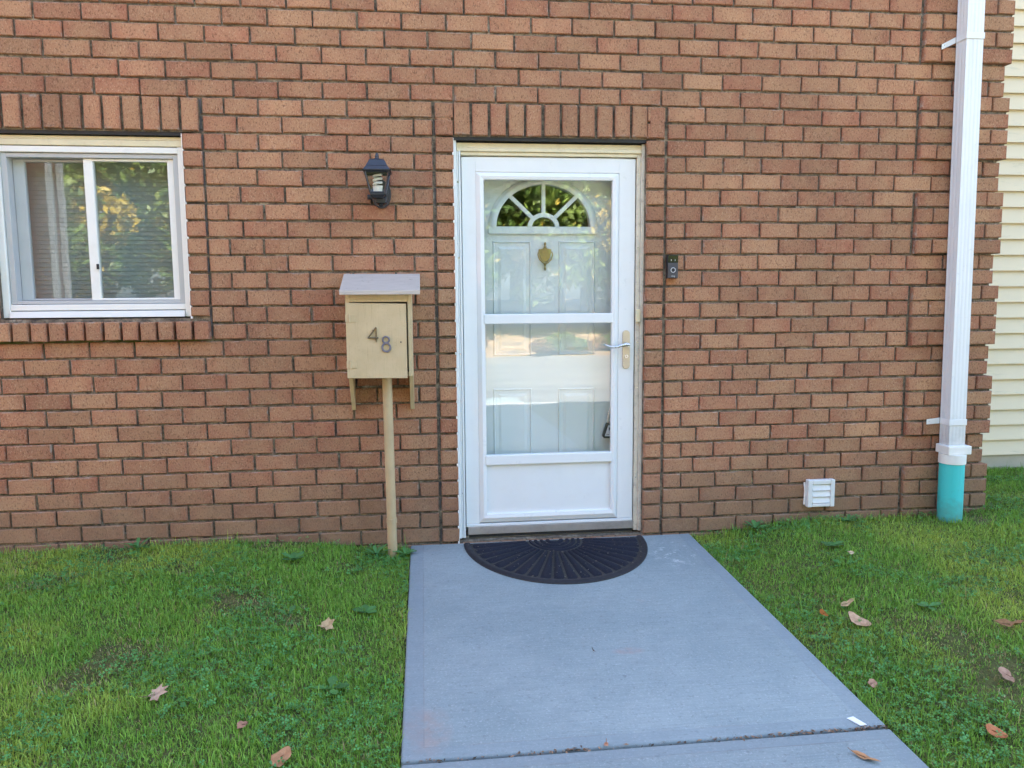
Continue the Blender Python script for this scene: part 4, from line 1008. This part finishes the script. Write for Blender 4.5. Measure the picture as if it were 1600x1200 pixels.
tr_spots = [(-14, -21, 0), (-10.5, -19.5, 1), (-7.3, -22, 2), (-4.2, -20, 0), (-1.2, -22.5, 1), (1.8, -20.5, 2), (4.6, -22, 0), (7.6, -20, 1), (10.6, -21.5, 2), (14, -20, 0), (-5.6, -25.5, 2), (0.4, -26, 0), (6.2, -25.5, 2), (-11.5, -25, 0), (11.8, -25.5, 1)] + [(x, -29.5+(i % 2)*1.5, i % 3) for i, x in enumerate(range(-20, 22, 3))]
for i, (x, y, k) in enumerate(tr_spots):
    t_ = bpy.data.objects.new('tree', None); C.objects.link(t_)
    t_.location = (x, y, -0.1 + 1.3*float(smooth01(-17, -30, y))); t_.rotation_euler.z = rnd.uniform(0, 6.28); sc_ = rnd.uniform(0.9, 1.15)*(1.4 if y < -27 else 1.0); t_.scale = (sc_,)*3
    t_['label'] = 'autumn green tree across the road, mirrored in the door and window glass'; t_['category'] = 'tree'; t_['group'] = 'trees across the road'
    for nm, me in (('trunk', tree_proto[k][0]), ('crown', tree_proto[k][1])):
        o = bpy.data.objects.new(nm, me); C.objects.link(o); o.parent = t_

sh_v, sh_f, sh_c = leaf_cloud('foliage', 2600, [(0, 0, 0.45, 0.5), (0.45, 0.1, 0.35, 0.4), (-0.4, -0.1, 0.4, 0.42), (0.1, 0.3, 0.75, 0.35)], GREENS + [(0.30, 0.20, 0.06), (0.26, 0.15, 0.08)], 0.07, 5)
sm = np_mesh('foliage', sh_v, [sh_f], 'tree_leaf', None, sh_c); sm_d = sm.data; bpy.data.objects.remove(sm)
ss = Shape()
for a in range(5): ss.tube([(0, 0, -0.1), (0.25*math.cos(a*1.3), 0.25*math.sin(a*1.3), 0.35), (0.45*math.cos(a*1.3), 0.4*math.sin(a*1.3), 0.7)], [0.02, 0.014, 0.006], 5)
so = ss.build('stems', 'bark'); so_d = so.data; bpy.data.objects.remove(so)
for i in range(13):
    o = bpy.data.objects.new('shrub', None); C.objects.link(o); x = -8.5+i*1.45+rnd.uniform(-0.5, 0.5); y = -17.6+rnd.uniform(-1.4, 0.5)
    o.location = (x, y, -0.30); o.rotation_euler.z = rnd.uniform(0, 6.28); q = rnd.uniform(0.5, 1.25); o.scale = (q*1.2, q, q*rnd.uniform(0.6, 1.1))
    o['label'] = 'low shrub on the bank across the road, mirrored in the lower door glass'; o['category'] = 'shrub'; o['group'] = 'shrubs across the road'
    for nm, d_ in (('foliage', sm_d), ('stems', so_d)):
        c_ = bpy.data.objects.new(nm, d_); C.objects.link(c_); c_.parent = o

# ------------------------------------------------------------------ grass
def keep_lawn(x, y):
    on_path = (x > PATH_L-0.004) & (x < PATH_R+0.004) & (y < 0.0)
    in_house = (x < REC_X-0.0) & (y > -0.012)
    behind = (y > 0.885)
    pipe = (x-2.808)**2+(y+0.088)**2 < 0.066**2
    post = (x+0.178)**2+(y+0.105)**2 < 0.027**2
    return ~(on_path | in_house | behind | pipe | post)
def scatter(n, x0, x1, y0, y1):
    x = rng.uniform(x0, x1, n); y = rng.uniform(y0, y1, n); k = keep_lawn(x, y); return x[k], y[k]
def grass(n_l, n_r):
    xa, ya = scatter(n_l, -2.9, PATH_L, -2.5, 0.0)
    xb2, yb = scatter(n_r, PATH_R, 4.6, -2.6, 0.9)
    x = np.concatenate([xa, xb2]); y = np.concatenate([ya, yb])
    dry = fbm(x, y, 2.6, 21); clump = fbm(x, y, 7.0, 31); yel = fbm(x, y, 1.6, 41)
    keep = rng.random(len(x)) < np.clip(1.35-1.6*np.clip(dry-0.60, 0, 1)*4, 0.35, 1)*np.clip(0.55+clump, 0.5, 1)
    x, y, dry, clump, yel = x[keep], y[keep], dry[keep], clump[keep], yel[keep]
    n = len(x)
    wallside = np.clip(1-np.abs(y)/0.09, 0, 1)*(x < REC_X)
    pipe = np.clip(1-np.sqrt((x-2.808)**2+(y+0.088)**2)/0.14, 0, 1)
    L_ = (0.012+0.024*clump)*rng.uniform(0.5, 1.35, n)*(1+1.5*wallside*rng.random(n)**2+2.2*pipe*rng.random(n)+1.3*(rng.random(n) > 0.985)+1.1*np.clip(1-np.minimum(np.abs(x-PATH_L), np.abs(x-PATH_R))/0.035, 0, 1)*rng.random(n)**2)*(1-0.35*np.clip((dry-0.58)*5, 0, 1))
    ang = rng.uniform(0, 2*np.pi, n); lean = np.clip(np.abs(rng.normal(0.62, 0.42, n)), 0.02, 1.45)
    wd = rng.uniform(0.0008, 0.0015, n)*(1+0.5*rng.random(n))
    z = lawn_z(x, y)-0.002
    dx, dy = np.cos(ang), np.sin(ang); px, py = -dy, dx
    m1 = np.stack([x+dx*L_*0.5*np.sin(lean*0.6), y+dy*L_*0.5*np.sin(lean*0.6), z+L_*0.5*np.cos(lean*0.6)], 1)
    tip = m1+np.stack([dx*L_*0.5*np.sin(lean*1.4), dy*L_*0.5*np.sin(lean*1.4), L_*0.5*np.cos(lean*1.4)], 1)
    pw = np.stack([px*wd, py*wd, 0*wd], 1); base = np.stack([x, y, z], 1)
    v = np.stack([base-pw, base+pw, m1-pw*0.8, m1+pw*0.8, tip], 1).reshape(-1, 3)
    i = np.arange(n)[:, None]*5
    q = np.concatenate([i, i+1, i+3, i+2], 1); t3 = np.concatenate([i+2, i+3, i+4], 1)
    g1 = np.array([0.135, 0.300, 0.038]); g2 = np.array([0.280, 0.470, 0.062]); yl = np.array([0.46, 0.52, 0.085]); st = np.array([0.42, 0.33, 0.15])
    c = g1+(g2-g1)*rng.random((n, 1))
    fy = np.clip((yel-0.44)*4, 0, 0.9)[:, None]*rng.uniform(0.3, 1, (n, 1)); c = c*(1-fy)+yl*fy
    isd = rng.random(n) < 0.03+0.5*np.clip((dry-0.60)*4.5, 0, 1); c[isd] = st*rng.uniform(0.6, 1.15, (isd.sum(), 1))
    c *= rng.uniform(0.75, 1.25, (n, 1))
    np_mesh('grass', v, [q, t3], 'grass_blade', None, np.repeat(c, 5, 0), kind='stuff')
    g = bpy.data.objects['grass']; g['label'] = 'short mown lawn grass on both sides of the path'; g['category'] = 'grass'
grass(230000, 280000)
def clover(n):
    xa, ya = scatter(n, -2.7, PATH_L, -2.4, 0.0); xb2, yb = scatter(int(n*1.1), PATH_R, 4.0, -2.4, 0.6)
    x = np.concatenate([xa, xb2]); y = np.concatenate([ya, yb])
    den = fbm(x, y, 3.2, 77); edge = np.clip(1-np.abs(y)/0.12, 0, 1)
    k = rng.random(len(x)) < np.clip((den-0.47)*4.2, 0.03, 1)+0.4*edge
    x, y = x[k], y[k]; n = len(x); z = lawn_z(x, y)+rng.uniform(0.010, 0.034, n); r_ = rng.uniform(0.0045, 0.0095, n); rot = rng.uniform(0, 6.28, n)
    V, Fq = [], []; cols = []
    tilt = rng.normal(0, 0.3, (n, 2)); tone = rng.uniform(0.7, 1.35, (n, 1)); cc = np.array([0.085, 0.255, 0.062])*tone; b = 0
    for k3 in range(3):
        a = rot+k3*2.094
        for (rr, da) in ((0.10, 0), (0.75, -0.55), (1.15, -0.38), (1.10, 0.0), (1.15, 0.38), (0.75, 0.55)):
            px, py = np.cos(a+da)*r_*rr, np.sin(a+da)*r_*rr
            V.append(np.stack([x+px, y+py, z+px*tilt[:, 0]+py*tilt[:, 1]+0.12*r_*(rr > 0.5)], 1)); cols.append(cc)
        Fq.append(np.stack([np.arange(n)+n*(b+j) for j in range(6)], 1)); b += 6
    np_mesh('clover', np.concatenate(V), Fq, 'clover_leaf', None, np.concatenate(cols), kind='stuff')
    g = bpy.data.objects['clover']; g['label'] = 'clover patches growing through the lawn'; g['category'] = 'clover'
clover(27000)

# broad leaved weeds one can pick out in the turf
def weed(x, y, n, ln_, wd, label, upr=0.5):
    z = float(lawn_z(x, y)); V, F_, cl = [], [], []
    a0 = rnd.uniform(0, 6.28)
    for i in range(n):
        a = a0+i*2*math.pi/n+rnd.uniform(-0.25, 0.25); L_ = ln_*rnd.uniform(0.7, 1.15); w = wd*rnd.uniform(0.8, 1.15); u = upr*rnd.uniform(0.6, 1.3)
        b = len(V); c, s_ = math.cos(a), math.sin(a); tn = rnd.uniform(0.75, 1.25)
        for t, q in ((0.05, 0.12), (0.3, 0.55), (0.55, 1.0), (0.8, 0.8), (1.0, 0.05)):
            h = 0.012+L_*u*t*(1-0.45*t)
            for sd in (-1, 0, 1):
                V.append((x+c*L_*t-s_*w*q*sd/2, y+s_*L_*t+c*w*q*sd/2, z+h+(0.10*w if sd else 0))); cl.append((0.075*tn, 0.200*tn, 0.055*tn))
        for k in range(4):
            for m in range(2): F_.append((b+k*3+m, b+k*3+m+1, b+k*3+m+4, b+k*3+m+3))
    o = np_mesh('weed_plant', np.array(V), [np.array(F_)], 'weed_leaf', None, np.array(cl), smooth=True)
    tag(o, label, 'weed', 'broad leaved weeds in the lawn'); return o
weed(-0.62, -0.30, 6, 0.060, 0.034, 'broad leaved rosette weed in the grass left of the mailbox pipe', 0.7)
weed(-0.255, -0.13, 8, 0.075, 0.020, 'tall leafy weed growing at the foot of the tan mailbox pipe', 1.0)
weed(-0.115, -0.13, 8, 0.070, 0.022, 'leafy weed between the mailbox pipe and the path corner', 0.7)
weed(-0.26, -0.78, 5, 0.050, 0.040, 'round leaved weed close to the left path edge', 0.4)
weed(-0.33, -1.38, 4, 0.065, 0.034, 'plantain weed in the left lawn near the path joint', 0.5)
weed(-0.55, -0.88, 3, 0.045, 0.020, 'pale upright weed behind the curled tan leaf', 1.1)
weed(1.985, -1.10, 4, 0.055, 0.036, 'round leaved weed right of the two tan leaves', 0.3)
weed(-1.40, -0.06, 8, 0.065, 0.020, 'leafy weed against the brick below the window', 0.9)
weed(1.72, -0.07, 8, 0.070, 0.022, 'leafy weed against the brick left of the dryer vent', 0.8)
weed(2.22, -0.09, 7, 0.060, 0.022, 'leafy weed in the grass just right of the dryer vent', 0.7)
weed(1.95, -0.42, 6, 0.055, 0.036, 'broad weed in the right lawn in front of the vent', 0.5)

# ------------------------------------------------------------------ fallen leaves and scraps
def outline(kind, r_):
    if kind == 'lobed':
        k = [(0, 1.0), (22, 0.62), (45, 0.98), (70, 0.55), (92, 0.85), (118, 0.45), (150, 0.55), (180, 0.28), (210, 0.55), (242, 0.45), (268, 0.85), (290, 0.55), (315, 0.95), (338, 0.62)]
    elif kind == 'oval':
        k = [(i*24, 0.55+0.45*abs(math.cos(R(i*24)))) for i in range(15)]
    else:
        k = [(0, 1.0), (20, 0.62), (50, 0.34), (90, 0.26), (130, 0.36), (165, 0.7), (180, 1.05), (195, 0.66), (230, 0.34), (270, 0.24), (310, 0.36), (340, 0.66)]
    return [(R(a+r_.uniform(-5, 5)), q*r_.uniform(0.9, 1.1)) for a, q in k]
def fallen_leaf(x, y, size, kind, col, label, curl=0.5, on_path=False, lift=0.026, rot=None):
    r_ = random.Random(int((x*91+y*37)*1000)); ol = outline(kind, r_); size *= 0.8; curl *= 0.7; a0 = r_.uniform(0, 6.28) if rot is None else rot
    z = SLOPE*y+0.004 if on_path else float(lawn_z(x, y))+lift
    o = thing('fallen_leaf', label, 'leaf', (x, y, z), 'fallen leaves')
    V = [(0, 0, 0)]; n = len(ol)
    tx, ty = r_.uniform(-0.25, 0.25), r_.uniform(-0.25, 0.25)
    ty = r_.uniform(0.30, 0.55)
    if on_path: tx = ty = 0
    for ring in (0.5, 1.0):
        for a, q in ol:
            px, py = math.cos(a+a0)*q*size*ring, math.sin(a+a0)*q*size*ring
            hz = curl*size*(0.55*ring**2*(0.5+0.5*math.cos(2*a+1))+0.06*math.sin(5*a)) + (px*tx+py*ty)
            V.append((px, py, max(hz, -0.03) if not on_path else abs(hz)))
    F_ = [(0, 1+i, 1+(i+1) % n) for i in range(n)] + [(1+i, 1+n+i, 1+n+(i+1) % n, 1+(i+1) % n) for i in range(n)]
    me = bpy.data.meshes.new('blade'); me.from_pydata(V, [], F_); me.materials.append(MATS['dry_leaf'])
    for p in me.polygons: p.use_smooth = True
    b = bpy.data.objects.new('blade', me); C.objects.link(b); b.parent = o; b.color = (*col, 1)
    st = Shape().tube([(x, y, z+0.002), (x-math.cos(a0)*size*0.8, y-math.sin(a0)*size*0.8, z+0.004), (x-math.cos(a0)*size*1.25, y-math.sin(a0)*size*1.2, z+0.012)], [0.0012, 0.001, 0.0008], 5).build('stalk', 'dry_leaf', o)
    st.color = (*[c*0.6 for c in col], 1); return o
TAN, PINK, RUST, BRN = (0.50, 0.36, 0.19), (0.50, 0.355, 0.25), (0.34, 0.12, 0.02), (0.32, 0.175, 0.08)
fallen_leaf(-0.397, -0.965, 0.050, 'lobed', TAN, 'curled tan maple leaf on the left lawn near the path', 0.9, rot=1.3)
fallen_leaf(-0.857, -1.46, 0.050, 'lobed', PINK, 'pale pinkish leaf lying flat on the far left lawn', 0.25, rot=0.6)
fallen_leaf(-0.555, -1.64, 0.020, 'oval', (0.36, 0.20, 0.13), 'tiny reddish leaf on the left lawn below the pale leaf', 0.5)
fallen_leaf(-0.42, -1.775, 0.040, 'oval', (0.42, 0.22, 0.11), 'orange brown leaf at the bottom edge of the left lawn', 0.4)
fallen_leaf(1.69, -1.015, 0.050, 'slim', TAN, 'tan folded leaf on the right lawn, the farther of two together', 0.7, rot=0.35)
fallen_leaf(1.66, -1.155, 0.055, 'oval', (0.55, 0.35, 0.22), 'tan oval leaf on the right lawn, the nearer of two together', 0.5, rot=-0.3)
fallen_leaf(1.567, -1.06, 0.022, 'oval', RUST, 'small rust orange leaf left of the two tan leaves', 0.8)
fallen_leaf(2.164, -1.315, 0.060, 'slim', BRN, 'curled brown leaf at the right edge of the lawn', 0.9, rot=-0.3)
fallen_leaf(1.88, -1.645, 0.036, 'oval', (0.38, 0.235, 0.16), 'dull red brown leaf at the right edge in the deep grass', 0.4)
fallen_leaf(1.648, -1.895, 0.035, 'oval', (0.45, 0.17, 0.07), 'orange brown leaf in the bottom right corner of the lawn', 0.5)
fallen_leaf(1.466, -1.56, 0.024, 'oval', (0.46, 0.26, 0.17), 'small tan leaf in the grass beside the right path edge', 0.6)
fallen_leaf(1.972, -0.555, 0.020, 'oval', (0.68, 0.52, 0.33), 'tiny pale leaf on the right lawn below the dryer vent', 0.5)
fallen_leaf(1.221, -1.93, 0.052, 'slim', (0.50, 0.27, 0.13), 'twisted orange brown leaf on the front path slab', 0.5, True, rot=-0.85)
fallen_leaf(0.505, -1.778, 0.012, 'oval', (0.55, 0.27, 0.16), 'tiny orange leaf at the joint between the path slabs', 0.4, True)
fallen_leaf(0.593, -1.222, 0.011, 'slim', (0.14, 0.10, 0.06), 'tiny dark leaf bit in the middle of the path', 0.4, True)
# paper scrap
px, py = 1.296, -1.752
pz = SLOPE*py+0.0015
pp = Shape().hexa([(px-0.020, py+0.020, pz), (px-0.002, py-0.026, pz), (px+0.022, py-0.022, pz), (px+0.004, py+0.024, pz), (px-0.020, py+0.020, pz+0.0006), (px-0.002, py-0.026, pz+0.003), (px+0.022, py-0.022, pz+0.0006), (px+0.004, py+0.024, pz+0.0022)]).build('paper_scrap', 'paper')
tag(pp, 'small white paper scrap by the path joint at the right edge', 'paper')
# bits caught in the joint and pressed on the mat
def flecks(name, pts, size, cols, label):
    n = len(pts); P_ = np.array(pts); a = rng.uniform(0, 6.28, n); L_ = size*rng.uniform(0.4, 1.4, n); w = L_*rng.uniform(0.15, 0.5, n)
    dx, dy = np.cos(a)*L_, np.sin(a)*L_; wx, wy = -np.sin(a)*w, np.cos(a)*w
    hz = rng.uniform(0, 0.35, n)*L_
    v = np.stack([np.stack([P_[:, 0]-dx, P_[:, 1]-dy, P_[:, 2]], 1), np.stack([P_[:, 0]+wx, P_[:, 1]+wy, P_[:, 2]+hz], 1), np.stack([P_[:, 0]+dx, P_[:, 1]+dy, P_[:, 2]+hz*0.5], 1), np.stack([P_[:, 0]-wx, P_[:, 1]-wy, P_[:, 2]+0.0006], 1)], 1).reshape(-1, 3)
    c = np.array(cols)[rng.integers(0, len(cols), n)]*rng.uniform(0.6, 1.2, (n, 1))
    o = np_mesh(name, v, [np.arange(n*4).reshape(-1, 4)], 'weed_leaf', None, np.repeat(c, 4, 0), kind='stuff'); o['label'] = label; o['category'] = 'debris'
pts_ = []
for c_, w_, n_ in ((0.05, 0.12, 30), (0.30, 0.05, 20), (0.42, 0.05, 35), (0.95, 0.12, 40), (1.10, 0.14, 100), (1.33, 0.06, 70), (0.7, 0.4, 25)):
    for i in range(n_):
        x = rnd.gauss(c_, w_)
        if PATH_L < x < PATH_R: pts_.append((x, -1.786+rnd.gauss(0, 0.0055), SLOPE*-1.786-0.006+rnd.uniform(0, 0.008)))
flecks('leaf_litter', pts_, 0.007, [(0.24, 0.13, 0.07), (0.13, 0.08, 0.05), (0.32, 0.19, 0.11), (0.06, 0.045, 0.03)], 'brown leaf crumbs caught in the joint between the path slabs')
pts_ = []
for i in range(150):
    a = rnd.uniform(0.05, math.pi-0.05); r_ = math.sqrt(rnd.random())*0.97; q = mpt(r_, a, 0.0135); pts_.append(q)
flecks('mat_litter', pts_, 0.0055, [(0.20, 0.16, 0.10), (0.15, 0.12, 0.07), (0.26, 0.23, 0.18), (0.1, 0.08, 0.05)], 'dry grass bits scattered on the black doormat')
